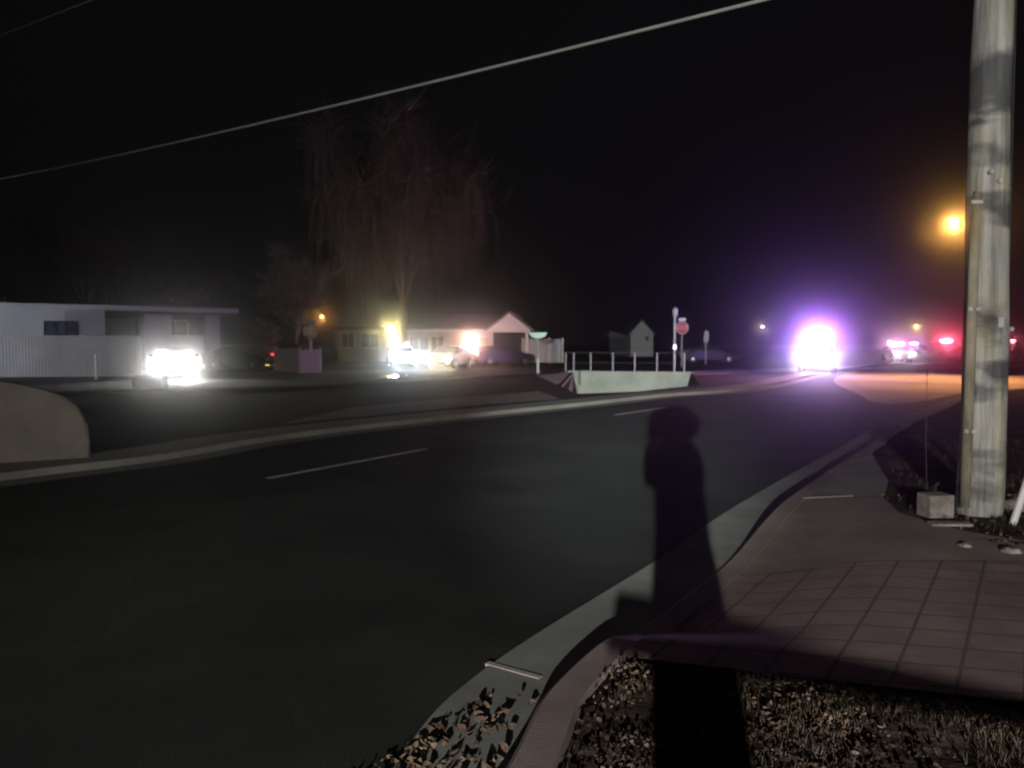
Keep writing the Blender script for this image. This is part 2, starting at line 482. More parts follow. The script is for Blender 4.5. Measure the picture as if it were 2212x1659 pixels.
tube(bm, [P(1735, 1076, 0.145), P(1842, 1071, 0.145)], 0.009, 6)
j = link('slab_joint', bm, M_CONC); tag(j, 'thin pale joint line across the sidewalk', None, None, 'structure')

# near verge: rough soil, raised lumps, behind the kerb and round the camera; and the strip by the pole
def verge(name, poly_l, poly_r, m, label, nu, nv, amp, z0=0.125):
    L, Q = resample([Vector(p) for p in poly_l], nu), resample([Vector(p) for p in poly_r], nu)
    bm = bmesh.new(); gr = []
    for i in range(nu):
        row = []
        for k in range(nv):
            p = L[i].lerp(Q[i], k / (nv - 1))
            e = min(k, nv - 1 - k, i, nu - 1 - i)
            zz = noise.fractal(Vector((p.x * 2.2, p.y * 2.2, 3.1)), 1.0, 2.1, 5) * amp
            zz += noise.noise(Vector((p.x * 14, p.y * 14, 7))) * amp * 0.25
            row.append(bm.verts.new((p.x, p.y, z0 + (zz if e > 0 else -0.01))))
        gr.append(row)
    for i in range(nu - 1):
        for k in range(nv - 1):
            bm.faces.new((gr[i][k], gr[i][k + 1], gr[i + 1][k + 1], gr[i + 1][k]))
    o = link(name, bm, m, smooth=True)
    return tag(o, label, None, None, 'structure')
nearK = [p for p in offset(sub(Kc, 30), 0.19) if p.y < 3.96]
verge('verge', [(p.x, p.y) for p in nearK], [(8.5, -16), (8.5, -3), (8.5, 2.6)], M_DIRT, 'rough leaf-strewn soil in the foreground', 150, 190, 0.02, 0.122)
verge('verge', [(-2.0, -3.55), (-4.0, -8.0), (-9, -18)], [(8.6, -16.1), (8.6, -17), (8.6, -18)], M_DIRT, 'rough soil behind the photographer', 24, 40, 0.03, 0.12)
KR = [(p.x, p.y) for p in offset(sub(Kc, 8), 0.14) if 12.2 < p.y < 44]
verge('verge', [(7.5, 5.45), (4.25, 5.83), (3.66, 6.55), (3.44, 7.30), (3.64, 8.08), (4.12, 9.07), (4.62, 10.44), (5.18, 11.85)] + KR,
      [(12, 5.6), (14, 6), (15, 6.6), (16, 7.3), (17, 8), (18, 10), (20, 11), (24, 12), (30, 14), (40, 18), (55, 25)], M_DIRT, 'dark soil and weeds around the wooden pole', 120, 90, 0.03)

# centre line dashes
for i, (a, b) in enumerate((((578, 1034), (922, 970)), ((1328, 897), (1440, 880)), ((-420, 1300), (-40, 1200)))):
    pa, pb = P(*a, 0.0).xy, P(*b, 0.0).xy
    d = (pb - pa).normalized(); nn = Vector((-d.y, d.x)) * 0.055
    bm = bmesh.new()
    N = 10
    for k in range(N):
        q0, q1 = pa.lerp(pb, k / N), pa.lerp(pb, (k + 1) / N)
        bm.faces.new([bm.verts.new((v.x, v.y, 0.004)) for v in (q0 - nn, q1 - nn, q1 + nn, q0 + nn)])
    bmesh.ops.remove_doubles(bm, verts=bm.verts, dist=1e-4)
    o = link('lane_marking', bm, M_PAINT)
    tag(o, ('worn white centre line dash, the longest and nearest', 'worn white centre line dash beside the shadow of the head', 'white centre line dash at the far left')[i], None, None, 'structure')

# far side: gutter, kerb and sidewalk, apron
Ff = [p for p in F]
fk = link('kerb', ribbon([offset(Ff, 0.45), Ff, Ff, offset(Ff, -0.15)], [0.005, 0.006, 0.10, 0.105]), M_FARC)
tag(fk, 'low pale kerb along the far side of the road', None, None, 'structure')
fs = link('sidewalk', ribbon([offset(Ff, -0.16), offset(Ff, -1.05)], [0.104, 0.09]), M_FARC)
tag(fs, 'pale sidewalk along the far side of the road', None, None, 'structure')
pz = [P(640, 915).xy, P(760, 890).xy, P(1180, 850).xy, P(1235, 862).xy]
drv = [P(600, 916, 0.03), P(760, 880, 0.03), P(1000, 858, 0.03), P(1165, 845, 0.03), P(1210, 862, 0.03), P(1000, 878, 0.03), P(800, 898, 0.03)]
bm = bmesh.new(); bm.faces.new([bm.verts.new(v) for v in drv])
gs = link('gravel_shoulder', bm, mat('gravel_shoulder', (0.10, 0.095, 0.08), 1, (0.17, 0.16, 0.14), 1.2, 8, 0.6, 12)); tag(gs, 'greyish gravel shoulder behind the far sidewalk', None, None, 'structure')

# the side street running across in front of the houses
lo = [P(x, y, 0).xy for x, y in ((-900, 860), (0, 852), (300, 846), (600, 838), (900, 822), (1170, 806))]
hi = [P(x, y, 0).xy for x, y in ((-900, 818), (0, 814), (300, 810), (600, 803), (900, 797), (1170, 792))]
lo, hi = resample(sub(lo, 6), 40), resample(sub(hi, 6), 40)
M_ASPH2 = mat('side_street_asphalt', (0.09, 0.088, 0.08), 0.75, (0.14, 0.135, 0.12), 0.5, 8, 0.4, 20)
ss = link('side_street', ribbon([lo, [a.lerp(b, 0.5) for a, b in zip(lo, hi)], hi], [0.004] * 3), M_ASPH2)
tag(ss, 'side street running in front of the houses', None, None, 'structure')
sk = link('kerb', ribbon([offset(lo, 0.5), offset(lo, 0.0), lo], [0.10, 0.105, 0.006]), M_FARC)
tag(sk, 'pale kerb strip on the near side of the side street', None, None, 'structure')
# far pavement beyond the right-hand junction
jl = [P(x, y, 0).xy for x, y in ((1500, 812), (1650, 806), (1850, 800), (2100, 797), (2300, 795))]
jh = [P(x, y, 0).xy for x, y in ((1500, 801), (1650, 797), (1850, 791), (2100, 786), (2300, 785))]
js = link('junction_island', ribbon([resample(jl, 20), resample(jh, 20)], [0.02, 0.02]), M_FARC)
tag(js, 'pale strip of pavement at the junction', None, None, 'structure')

jp_ = [P(x, y, 0.0) for x, y in ((1835, 803), (2000, 806), (2130, 812), (2300, 812), (2300, 834), (2110, 846), (1985, 868), (1900, 872), (1850, 850), (1800, 822))]
jp = sub(jp_ + [jp_[0]], 6)[:-1]
bm = bmesh.new(); bm.faces.new([bm.verts.new((p.x, p.y, 0.006)) for p in jp])  # paler patch laid where the orange lamp's pool of light falls
jo = link('lamp_pool_pavement', bm, mat('lamp_pool_concrete', (0.15, 0.138, 0.12), 0.9, (0.36, 0.33, 0.29), 0.25, 8, 0.3, 12)); tag(jo, 'pale pavement at the junction, lightened to carry the pool of orange lamp light', None, None, 'structure')

# puddle that mirrors the headlights
def puddle(cx, cy, rx, ry, label):
    bm = bmesh.new(); c = P(cx, cy, 0.008)
    bm.faces.new([bm.verts.new((c.x + rx * math.cos(a) * (1 + 0.15 * math.sin(3 * a)), c.y + ry * math.sin(a) * (1 + 0.12 * math.cos(2 * a)), 0.012)) for a in [2 * PI * k / 28 for k in range(28)]])
    o = link('puddle', bm, mat('standing_water', (0.02, 0.022, 0.022), 0.16, (0.025, 0.025, 0.022), 1.0, spec=0.9, bump=0.05, bscale=3))
    tag(o, label, None, None, 'structure')
puddle(832, 813, 1.0, 1.9, 'small puddle mirroring the blue-white headlights')
puddle(492, 796, 1.2, 2.5, 'thin puddle below the amber-lit car')

# ------------------------------------------------------------------ canal
can = thing('canal_headwall', 'pale greenish concrete culvert headwall with wing walls over the canal', 'headwall')
a, b = CAN[0], CAN[1]
d = (b - a).normalized(); ang = math.atan2(d.y, d.x)
mid = (a + b) / 2; L = (b - a).length
rot = Matrix.Rotation(ang, 3, 'Z')
link('wall', box((mid.x, mid.y + 0.16, -0.72), (L + 0.3, 0.3, 1.56), rot, 0.02), M_HEADW, can)
def wing(p, q, z0, z1, name='wing_wall'):
    """a wall from p to q whose top falls from z0 to z1"""
    bm = bmesh.new(); dd = (q - p).normalized(); nn = Vector((-dd.y, dd.x)) * 0.12
    vs = []
    for pt, zt in ((p, z0), (q, z1)):
        for s in (-1, 1):
            for z in (-1.5, zt): vs.append(bm.verts.new((pt.x + nn.x * s, pt.y + nn.y * s, z)))
    for f in ((0, 1, 3, 2), (4, 6, 7, 5), (0, 4, 5, 1), (2, 3, 7, 6), (1, 5, 7, 3), (0, 2, 6, 4)): bm.faces.new([vs[i] for i in f])
    return link(name, bm, M_HEADW, can)
wing(CAN[1] + Vector((0.2, 0.1)), P(1508, 823, 0).xy + Vector((0.4, 0)), 0.04, -0.35)
wing(P(1165, 818, 0).xy, CAN[0] + Vector((-0.3, 0.0)), -0.05, 0.05)
wing(CAN[0] + Vector((-0.12, -0.2)), P(1226, 836, 0).xy, 0.04, -0.75)
bm = box((CAN[0].x - 0.05, CAN[0].y - 0.35, -0.45), (0.55, 0.5, 1.1), bev=0.03); link('pier', bm, M_HEADW, can)
q = P(1254, 815, 0.02)
link('gate_plate', box((CAN[0].x + 0.62, CAN[0].y - 0.06, -0.32), (0.62, 0.06, 0.85), bev=0.02), mat('dull_green_metal', (0.10, 0.13, 0.11), 0.6, (0.13, 0.16, 0.14), 3), can)
bm = bmesh.new(); bm.faces.new([bm.verts.new((p.x, p.y, -1.35)) for p in CAN])
bk = link('canal_bed', bm, M_DIRT); tag(bk, 'bed of the sunken canal', None, None, 'structure')
bm = bmesh.new()
for i in range(1, len(CAN)):
    p, q = CAN[i], CAN[(i + 1) % len(CAN)]
    cxy = sum(CAN, Vector((0, 0))) / len(CAN)
    pi, qi = p.lerp(cxy, 0.12), q.lerp(cxy, 0.12)
    bm.faces.new([bm.verts.new(v) for v in ((p.x, p.y, -0.02), (q.x, q.y, -0.02), (qi.x, qi.y, -1.35), (pi.x, pi.y, -1.35))])
bk = link('canal_bank', bm, M_DIRT); tag(bk, 'steep soil banks of the canal', None, None, 'structure')
bm = bmesh.new()
p_, q_ = CAN[5], CAN[0]
bm.faces.new([bm.verts.new(v) for v in ((p_.x + 0.02, p_.y, 0.0), (q_.x + 0.02, q_.y, 0.0), (q_.x + 0.04, q_.y - 0.02, -1.3), (p_.x + 0.04, p_.y - 0.02, -1.3))])
ap = [P(x, y, 0.0) for x, y in ((1158, 811), (1233, 804), (1212, 825), (1204, 831), (1184, 822))]
bm.faces.new([bm.verts.new(v) for v in ap])
co = link('canal_lining', bm, M_HEADW); tag(co, 'pale concrete lining and apron at the left end of the culvert', None, None, 'structure')

cf = thing('canal_fence', 'thin wire fence of pale metal posts on top of the culvert headwall', 'fence', (0, 0, 0))
top = []
for x in (1229, 1247, 1285, 1334, 1382, 1430, 1488):
    t = (A(x, 804, 44).x - a.x) / (b.x - a.x)
    px, py = a.x + (b.x - a.x) * t, a.y + (b.y - a.y) * t + 0.2
    bm = bmesh.new(); tube(bm, [(px, py, 0.0 if x > 1235 else -0.1), (px, py, 1.12)], 0.042, 8); link('post', bm, M_STEEL, cf)
    top.append((px, py, 1.12))
bm = bmesh.new(); tube(bm, [top[0], top[-1]], 0.005, 4); tube(bm, [(p[0], p[1], 0.55) for p in (top[0], top[-1])], 0.004, 4); link('wire', bm, M_STEEL, cf)

# ------------------------------------------------------------------ low stucco wall, far left
y0 = P(190, 988, 0.1)
wl = thing('stucco_wall', 'low beige stucco wall with a rounded shoulder at the left edge', 'wall', (y0.x, y0.y, 0.0), R(26))
px2m = y0.y / FPX
prof = [(0.02, 0), (0.02, 0.30), (0.0, 0.52), (-0.05, 0.66), (-0.12, 0.80), (-0.28, 0.95), (-0.50, 1.05), (-0.78, 1.13), (-1.1, 1.20), (-1.5, 1.25), (-7, 1.30), (-7, 0)]
bm = bmesh.new(); prism(bm, prof, 0, 0.28)
bmesh.ops.bevel(bm, geom=[e for e in bm.edges if abs(e.verts[0].co.y - e.verts[1].co.y) < 1e-4], offset=0.03, segments=2, affect='EDGES')
link('wall', bm, M_STUCCO, wl)
link('footing', box((-3.5, 0.17, 0.03), (7.0, 0.30, 0.12), bev=0.01), M_FARC, wl)

# ------------------------------------------------------------------ houses
def window(parent, c, s, m=None, axis='Y', frame=M_WHITE, mull=1):
    """window facing -Y at c (x, y, z), size s (w, h)"""
    bm = bmesh.new(); t = 0.07
    for sx in (-1, 1): bx(bm, (c[0] + sx * (s[0] / 2), c[1] - 0.03, c[2]), (t, 0.06, s[1] + t))
    for sz in (-1, 1): bx(bm, (c[0], c[1] - 0.028, c[2] + sz * (s[1] / 2)), (s[0] - t, 0.055, t))
    for k in range(mull): bx(bm, (c[0] - s[0] / 2 + s[0] * (k + 1) / (mull + 1), c[1] - 0.026, c[2]), (0.05, 0.05, s[1] - t))
    f = link('window', bm, frame, parent)
    link('pane', box((c[0], c[1] - 0.008, c[2]), (s[0] - t, 0.012, s[1] - t)), m or M_GLASS, f)
    return f

# left long house, seen above the board fence
HA0, HA1 = A(-160, 700, 44), A(478, 700, 54)
d = (HA1 - HA0); d.z = 0; LA = d.length; aa = math.atan2(d.y, d.x)
ha = thing('long_house', 'long low pale house behind the board fence at the left', 'house', (HA0.x, HA0.y, 0), aa)
def la(x):                                     # distance along the front of this house for a pixel column
    r = ray(x, 740); t = (HA0.x * d.y - HA0.y * d.x) / (r.x * d.y - r.y * d.x)
    return (Vector((r.x * t, r.y * t)) - HA0.xy).length
link('wall', box(((la(228) - 6) / 2, 4, 1.85), (la(228) + 6, 8, 3.7)), M_SIDING, ha)
link('wall', box(((la(313) + la(372)) / 2, 1.2, 1.75), (la(372) - la(313), 2.4, 3.5), bev=0.02), M_SIDING, ha)
link('wall', box(((la(444) + la(475)) / 2, 1.2, 1.75), (la(475) - la(444), 2.4, 3.5), bev=0.02), M_SIDING, ha)
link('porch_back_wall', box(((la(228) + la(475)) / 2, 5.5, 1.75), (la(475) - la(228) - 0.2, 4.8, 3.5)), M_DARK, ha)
link('railing', box(((la(372) + la(444)) / 2, 0.35, 1.1), (la(444) - la(372) - 0.02, 0.12, 2.2)), M_SIDING, ha)
rf = link('roof', box(((la(500) - 6.6) / 2, 3.4, 3.81), (la(500) + 6.6, 9.4, 0.2), bev=0.02), M_SHINGLE, ha)
link('fascia', box(((la(500) - 6.6) / 2, -1.34, 3.79), (la(500) + 6.62, 0.06, 0.30), bev=0.01), M_SIDING, rf)
window(ha, ((la(97) + la(168)) / 2, 0, 2.45), (la(168) - la(97), 1.0), M_BLUEBLIND, mull=2, frame=M_GLASS)
window(ha, ((la(383) + la(436)) / 2, 3.09, 2.6), (1.6, 1.2), M_GLASS)
link('vent_pipe', (lambda b: (tube(b, [(la(26), 3, 3.9), (la(26), 3, 4.5)], 0.09, 10), b)[1])(bmesh.new()), M_STEEL, ha)

# board fence in front of it
fa, fb = A(-260, 800, 38.0), A(300, 800, 40.0)
d2 = fb - fa; d2.z = 0; L2 = d2.length
bf = thing('board_fence', 'pale wooden board fence in front of the long house', 'fence', (fa.x, fa.y, 0), math.atan2(d2.y, d2.x))
bm = bmesh.new(); x = 0.0
while x < L2:
    hh = 2.02 + random.uniform(-0.015, 0.015)
    bx(bm, (x + 0.07, 0, hh / 2 + 0.03), (0.135, 0.025, hh)); x += 0.145
link('boards', bm, mat('fence_board', (0.27, 0.255, 0.26), 0.9, (0.38, 0.36, 0.37), 0.5, 6, 0.3, 10), bf)
bm = bmesh.new()
for z in (0.4, 1.7): bx(bm, (L2 / 2, 0.045, z), (L2, 0.05, 0.09))
link('rail', bm, M_STUCCO, bf)
for k in range(7): link('post', box((k * L2 / 6, 0.12, 1.0), (0.1, 0.1, 2.0)), M_STUCCO, bf)

bo = thing('marker_post', 'thin white marker post in front of the board fence', 'post', P(208, 820, 0.0))
link('post', box((0, 0, 0.55), (0.10, 0.08, 1.1), bev=0.015), M_WHITE, bo)
link('cap', box((0, 0, 1.125), (0.12, 0.10, 0.05), bev=0.01), M_SIGNW, bo)

# low dark box in front of the headlights
ub = thing('utility_box', 'low dark rounded utility box on the lit street edge before the headlights', 'utility box', P(325, 838, 0.0))
link('body', box((0, 0, 0.22), (1.15, 0.55, 0.46), bev=0.09), mat('box_green', (0.06, 0.08, 0.07), 0.6, (0.08, 0.10, 0.085), 4), ub)
link('lid', box((0, 0, 0.465), (1.0, 0.46, 0.04), bev=0.015), M_BLACKP, ub)

# cream house lit by the yard lamp
yc = A(795, 735, 74); 
yh = thing('cream_house', 'low cream house front lit yellow by the yard lamp', 'house', (A(730, 735, 74).x, 74, 0))
Wy = A(882, 700, 74).x - A(735, 700, 74).x
link('wall', box((Wy / 2, 4, 1.45), (Wy, 8, 2.9)), M_YELLOW, yh)
bm = bmesh.new(); prism(bm, [(-0.5, 2.92), (Wy + 0.5, 2.92), (Wy + 0.2, 3.15), (-0.2, 3.15)], -0.7, 8.6)
link('roof', bm, M_SHINGLE, yh)
for k, px_ in enumerate((748, 795, 858)):
    window(yh, (A(px_ + 4, 700, 74).x - A(730, 700, 74).x, 0, 1.9), (1.1 + 0.5 * (k == 1), 1.3), M_GLASS)
link('door', box((A(830, 700, 74).x - A(730, 700, 74).x, -0.03, 1.05), (0.95, 0.06, 2.1)), M_WHITE, yh)

# ranch house with the gabled porch
DB = 66.0
hb = thing('ranch_house', 'ranch house with long grey roof and white gabled porch in the centre', 'house', (A(882, 735, DB).x, DB, 0))
def xb(px): return A(px, 700, DB).x - A(882, 700, DB).x
link('wall', box((xb(1062) / 2, 5.2, 1.35), (xb(1062), 8, 2.7)), M_SIDING, hb)
bm = bmesh.new()
x0, x1 = xb(876), xb(1136)
pr = [(-0.6, 2.72), (4.8, 4.15), (10.2, 2.72), (10.2, 2.6), (-0.6, 2.6)]
va = [bm.verts.new((x0, y, z)) for y, z in pr]; vb = [bm.verts.new((x1 - 1.0, y, z)) for y, z in pr]
bm.faces.new(va); bm.faces.new(vb[::-1])
for i in range(5): bm.faces.new((va[i], vb[i], vb[(i + 1) % 5], va[(i + 1) % 5]))
rf = link('roof', bm, M_SHINGLE, hb)
link('fascia', box(((x0 + xb(1058)) / 2, -0.63, 2.66), (xb(1058) - x0, 0.06, 0.24)), M_WHITE, rf)
bm = bmesh.new(); tube(bm, [(xb(960), 4.8, 4.1), (xb(960), 4.8, 4.5)], 0.12, 8); link('roof_vent', bm, M_STEEL, rf)
# porch gable towards the street
gx0, gx1, gxm = xb(1056), xb(1146), xb(1100)
bm = bmesh.new(); prism(bm, [(gx0, 2.72), (gx1, 2.72), (gxm, 4.10)], -1.10, -1.0)
gb = link('gable', bm, M_WHITE, hb)
bm = bmesh.new()
prism(bm, [(gx0 - 0.25, 2.62), (gxm, 4.16), (gxm, 4.28), (gx0 - 0.35, 2.70)], -1.3, 6)
prism(bm, [(gx1 + 0.25, 2.62), (gx1 + 0.35, 2.70), (gxm, 4.28), (gxm, 4.16)], -1.3, 6)
link('porch_roof', bm, M_SHINGLE, hb)
link('porch_beam', box(((gx0 + gx1) / 2, -1.05, 2.62), (gx1 - gx0, 0.2, 0.19)), M_WHITE, hb)
for px_ in (1063, 1138): link('porch_post', box((xb(px_), -1.05, 1.26), (0.22, 0.22, 2.52), bev=0.02), M_WHITE, hb)
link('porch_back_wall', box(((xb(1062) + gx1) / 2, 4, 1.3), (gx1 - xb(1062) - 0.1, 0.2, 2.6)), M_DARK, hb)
window(hb, (xb(942), 1.19, 1.5), (1.0, 1.4), M_GLASS)
window(hb, (xb(902), 1.19, 1.6), (1.6, 1.1), M_GLASS)
link('door', box((xb(1042), 1.15, 1.05), (1.0, 0.06, 2.1)), M_YELLOW, hb)
pl = link('porch_lamp', (lambda b: (lathe(b, [(0.05, -0.12), (0.11, -0.08), (0.11, 0.08), (0.04, 0.14)], (xb(1012), 1.02, 2.2), 10), b)[1])(bmesh.new()), glow('porch_glow', (1, 0.55, 0.2), 9), hb)
lamp('porch_light', 'POINT', (xb(1012), 0.7, 2.15), (1.0, 0.5, 0.16), 60, hb, 0.10)

# panel fence right of the ranch house
p0, p1 = A(1128, 780, 68), A(1215, 780, 67)
pf = thing('panel_fence', 'pale vertical panel fence right of the gabled porch', 'fence', (p0.x, p0.y, 0), math.atan2(p1.y - p0.y, p1.x - p0.x))
Lp = (p1 - p0).xy.length
bm = bmesh.new()
for k in range(int(Lp / 0.16)): bx(bm, (k * 0.16 + 0.08, 0, 1.02), (0.15, 0.03, 1.96 + 0.02 * (k % 2)))
link('boards', bm, mat('pale_vinyl', (0.42, 0.42, 0.46), 0.6, (0.5, 0.5, 0.54), 1), pf)
for k in range(4): link('post', box((k * Lp / 3, 0.07, 1.05), (0.13, 0.09, 2.1)), M_WHITE, pf)

# small white gabled house far off, with its low wing
DG = 98.0
hg = thing('gabled_cottage', 'small distant white gabled house with one tiny window', 'house', (A(1362, 735, DG).x, DG, 0))
Wg = A(1411, 700, DG).x - A(1362, 700, DG).x
bm = bmesh.new(); prism(bm, [(0, 0), (Wg, 0), (Wg, 2.85), (Wg / 2, 4.35), (0, 2.85)], 0, 8)
link('wall', bm, M_WHITE, hg)
bm = bmesh.new()
prism(bm, [(-0.25, 2.62), (Wg / 2, 4.37), (Wg / 2, 4.55), (-0.35, 2.72)], -0.3, 8.4)
prism(bm, [(Wg + 0.25, 2.62), (Wg + 0.35, 2.72), (Wg / 2, 4.55), (Wg / 2, 4.37)], -0.3, 8.4)
link('roof', bm, M_SHINGLE, hg)
window(hg, (Wg * 0.72, 0, 2.2), (0.45, 0.6), M_GLASS)
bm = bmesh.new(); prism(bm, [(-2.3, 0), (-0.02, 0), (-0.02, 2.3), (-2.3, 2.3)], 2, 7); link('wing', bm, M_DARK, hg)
bm = bmesh.new(); prism(bm, [(-2.6, 2.3), (-0.28, 2.3), (-0.28, 2.5), (-2.3, 3.2)], 1.5, 7.4); link('wing_roof', bm, M_SHINGLE, hg)

# picket enclosure
pe = thing('picket_enclosure', 'small pale picket fence corner under the post with two oval plates', 'fence', (0, 0, 0))
c0, c1, c2 = A(593, 795, 49.0), A(647, 804, 44.5), A(691, 800, 45.5)
for (p, q, nm) in ((c0, c1, 'fence_side'), (c1, c2, 'fence_front')):
    dd = (q - p).xy; n_ = max(2, int(dd.length / 0.10)); an = math.atan2(dd.y, dd.x)
    bm = bmesh.new()
    for k in range(n_):
        c = p.xy.lerp(q.xy, (k + 0.5) / n_)
        hh = 1.28 + 0.06 * ((k % 4) == 0) + random.uniform(0, 0.03)
        bx(bm, (c.x, c.y, hh / 2), (dd.length / n_ * 0.86, 0.03, hh), Matrix.Rotation(an, 3, 'Z'))
    bx(bm, ((p.x + q.x) / 2, (p.y + q.y) / 2 + 0.05, 0.95), (dd.length, 0.05, 0.1), Matrix.Rotation(an, 3, 'Z'))
    bx(bm, ((p.x + q.x) / 2, (p.y + q.y) / 2 + 0.05, 0.25), (dd.length, 0.05, 0.1), Matrix.Rotation(an, 3, 'Z'))
    link(nm, bm, mat('picket_paint', (0.72, 0.58, 0.50), 0.8, (0.78, 0.64, 0.56), 2), pe)
for p in (c0, c1, c2): link('corner_post', box((p.x, p.y + 0.08, 0.70), (0.12, 0.12, 1.42), bev=0.02), M_WHITE, pe)

# ------------------------------------------------------------------ signs and posts
op = thing('plate_post', 'wooden post with two pale oval plates rising behind the picket corner', 'sign post', A(672, 800, 46.5).xy.to_3d())
bm = bmesh.new(); tube(bm, [(0, 0, 0), (0, 0, 2.75)], 0.07, 8); link('post', bm, M_SIGNW, op)
for s in (-1, 1):
    bm = bmesh.new(); lathe(bm, [(0.01, -0.02), (0.21, -0.02), (0.21, 0.02), (0.01, 0.02)], (0, 0, 0), 20, 'Y')
    bmesh.ops.scale(bm, vec=(0.95, 1, 1.35), verts=bm.verts); bmesh.ops.translate(bm, vec=(0.24 * s, -0.1, 2.33 - 0.03 * s), verts=bm.verts)
    link('oval_plate', bm, mat('plate_cream', (0.8, 0.62, 0.55), 0.5, (0.84, 0.68, 0.6), 3), op)
link('top_plate', box((0, -0.05, 2.86), (0.62, 0.05, 0.24), bev=0.02), mat('dull_plate', (0.4, 0.36, 0.32), 0.7, (0.5, 0.44, 0.4), 5), op)
link('bracket', box((0, -0.07, 1.95), (0.28, 0.05, 0.3), bev=0.02), MATS['dull_plate'], op)

q = P(1162, 808, 0)
sn = thing('street_name_sign', 'pale green street name sign on a thin post left of the culvert', 'street sign', (q.x, q.y, 0))
bm = bmesh.new(); tube(bm, [(0, 0, 0), (0, 0, 2.0)], 0.035, 8); link('post', bm, M_STEEL, sn)
bm = bmesh.new(); tube(bm, [(0, -0.03, 0.05), (0, -0.03, 0.85)], 0.065, 8); link('marker_sleeve', bm, M_SIGNW, sn)
M_RETRO = mat('sheeting_pale_green', (0.55, 0.85, 0.75), 0.4, (0.62, 0.9, 0.8), 3)
bm = bmesh.new(); prism(bm, [(-0.5, 2.24), (0.5, 2.24), (0.36, 2.02), (0.14, 1.94), (-0.14, 1.94), (-0.36, 2.02)], -0.06, -0.03); link('sign_plate', bm, M_RETRO, sn)

q = P(1459, 806, 0)
tp = thing('thin_pole', 'tall thin metal pole with a bright reflector at the right end of the culvert', 'pole', (q.x, q.y + 0.3, 0))
bm = bmesh.new(); tube(bm, [(0, 0, 0), (0, 0, 3.3), (-0.06, 0, 3.55)], [0.06, 0.055, 0.05], 8); link('pole', bm, M_STEEL, tp)
bm = bmesh.new(); lathe(bm, [(0.05, 0), (0.14, 0.12), (0.15, 0.42), (0.05, 0.55)], (0.02, 0, 3.12), 10); link('pole_head', bm, M_STEEL, tp)
link('reflector', box((0, -0.075, 1.45), (0.16, 0.02, 0.26), bev=0.005), glow('reflector_glint', (1.0, 0.75, 1.0), 2.2), tp)  # emission stands in for lamp light thrown back by the reflector

st = thing('stop_sign', 'red stop sign with a small plate on top beyond the culvert', 'stop sign', (A(1473, 740, 56).x, 56, 0))
bm = bmesh.new(); tube(bm, [(0, 0, 0), (0, 0, 3.4)], 0.04, 8); link('post', bm, M_STEEL, st)
def octagon(r, y0, y1, zc, name, m):
    bm = bmesh.new(); prism(bm, [(r * math.cos(PI / 8 + k * PI / 4), zc + r * math.sin(PI / 8 + k * PI / 4)) for k in range(8)], y0, y1); return link(name, bm, m, st)
octagon(0.46, -0.06, -0.045, 2.72, 'sign_border', M_SIGNW)
octagon(0.42, -0.070, -0.062, 2.72, 'sign_face', M_RED)
tx = bpy.data.curves.new('stop_text', 'FONT'); tx.body = 'STOP'; tx.size = 0.36; tx.align_x = 'CENTER'; tx.align_y = 'CENTER'; tx.extrude = 0.003
tx.materials.append(M_SIGNW)
tmp = bpy.data.objects.new('lettering_curve', tx); tmesh = bpy.data.meshes.new_from_object(tmp); bpy.data.objects.remove(tmp)
to = bpy.data.objects.new('lettering', tmesh); C.objects.link(to); to.parent = st; to.location = (0, -0.076, 2.72); to.rotation_euler = (R(90), 0, 0)
link('small_plate', box((0, -0.05, 3.3), (0.5, 0.02, 0.22), bev=0.005), M_SIGNW, st)

gp = thing('pale_sign', 'narrow pale roadside sign between the stop sign and the bright patrol car', 'sign', (A(1525, 740, 62).x, 62, 0))
bm = bmesh.new(); tube(bm, [(0, 0, 0), (0, 0, 1.9)], 0.05, 8); link('post', bm, M_STEEL, gp)
bm = bmesh.new(); prism(bm, [(-0.2, 1.75), (0.17, 1.75), (0.22, 2.3), (0.15, 2.62), (-0.08, 2.62), (-0.16, 2.3)], -0.06, -0.03); link('sign_plate', bm, mat('grey_sheeting', (0.5, 0.55, 0.58), 0.5, (0.6, 0.62, 0.65), 2), gp)

# ------------------------------------------------------------------ street lamps
def street_lamp(loc, h, arm, col, power, label, head=(0.6, 0.28, 0.16), radius=0.16, side=1, gs=60, name='street_lamp', pole_m=M_STEEL, cat='street lamp', spot=False, group=None):
    t = thing(name, label, cat, loc, 0, group)
    bm = bmesh.new(); tube(bm, [(0, 0, 0), (0, 0, h * 0.5), (0, 0, h + 0.15)], [0.11, 0.09, 0.06], 10); link('pole', bm, pole_m, t)
    link('base', box((0, 0, 0.06), (0.34, 0.34, 0.12), bev=0.02), M_CONC2, t)
    if arm:
        bm = bmesh.new(); tube(bm, [(0, 0, h - 0.3), (-side * arm * 0.5, 0, h), (-side * arm, 0, h + 0.1)], [0.05, 0.04, 0.035], 8); link('arm', bm, pole_m, t)
    hx = -side * (arm + head[0] * 0.3)
    hd = link('lamp_head', box((hx, 0, h + 0.12), head, bev=0.05), M_STEEL, t)
    bm = bmesh.new(); lathe(bm, [(0.02, -0.14), (0.11, -0.09), (0.15, 0.0), (0.12, 0.05)], (hx, 0, h + 0.03), 14); link('lens', bm, glow('lens_' + label.split()[0], col, gs), hd)
    lamp(name + '_light', 'POINT', (hx, -0.02, h - 0.22), col, power, t, radius)
    return t
SOD = (1.0, 0.42, 0.07)
q = A(2060, 485, 38)
sod = street_lamp((q.x + 1.75, 38, 0), q.z - 0.05 + 0.25, 1.55, (1.0, 0.46, 0.09), 640, 'orange sodium street lamp on an arm beside the wooden pole', radius=0.20)
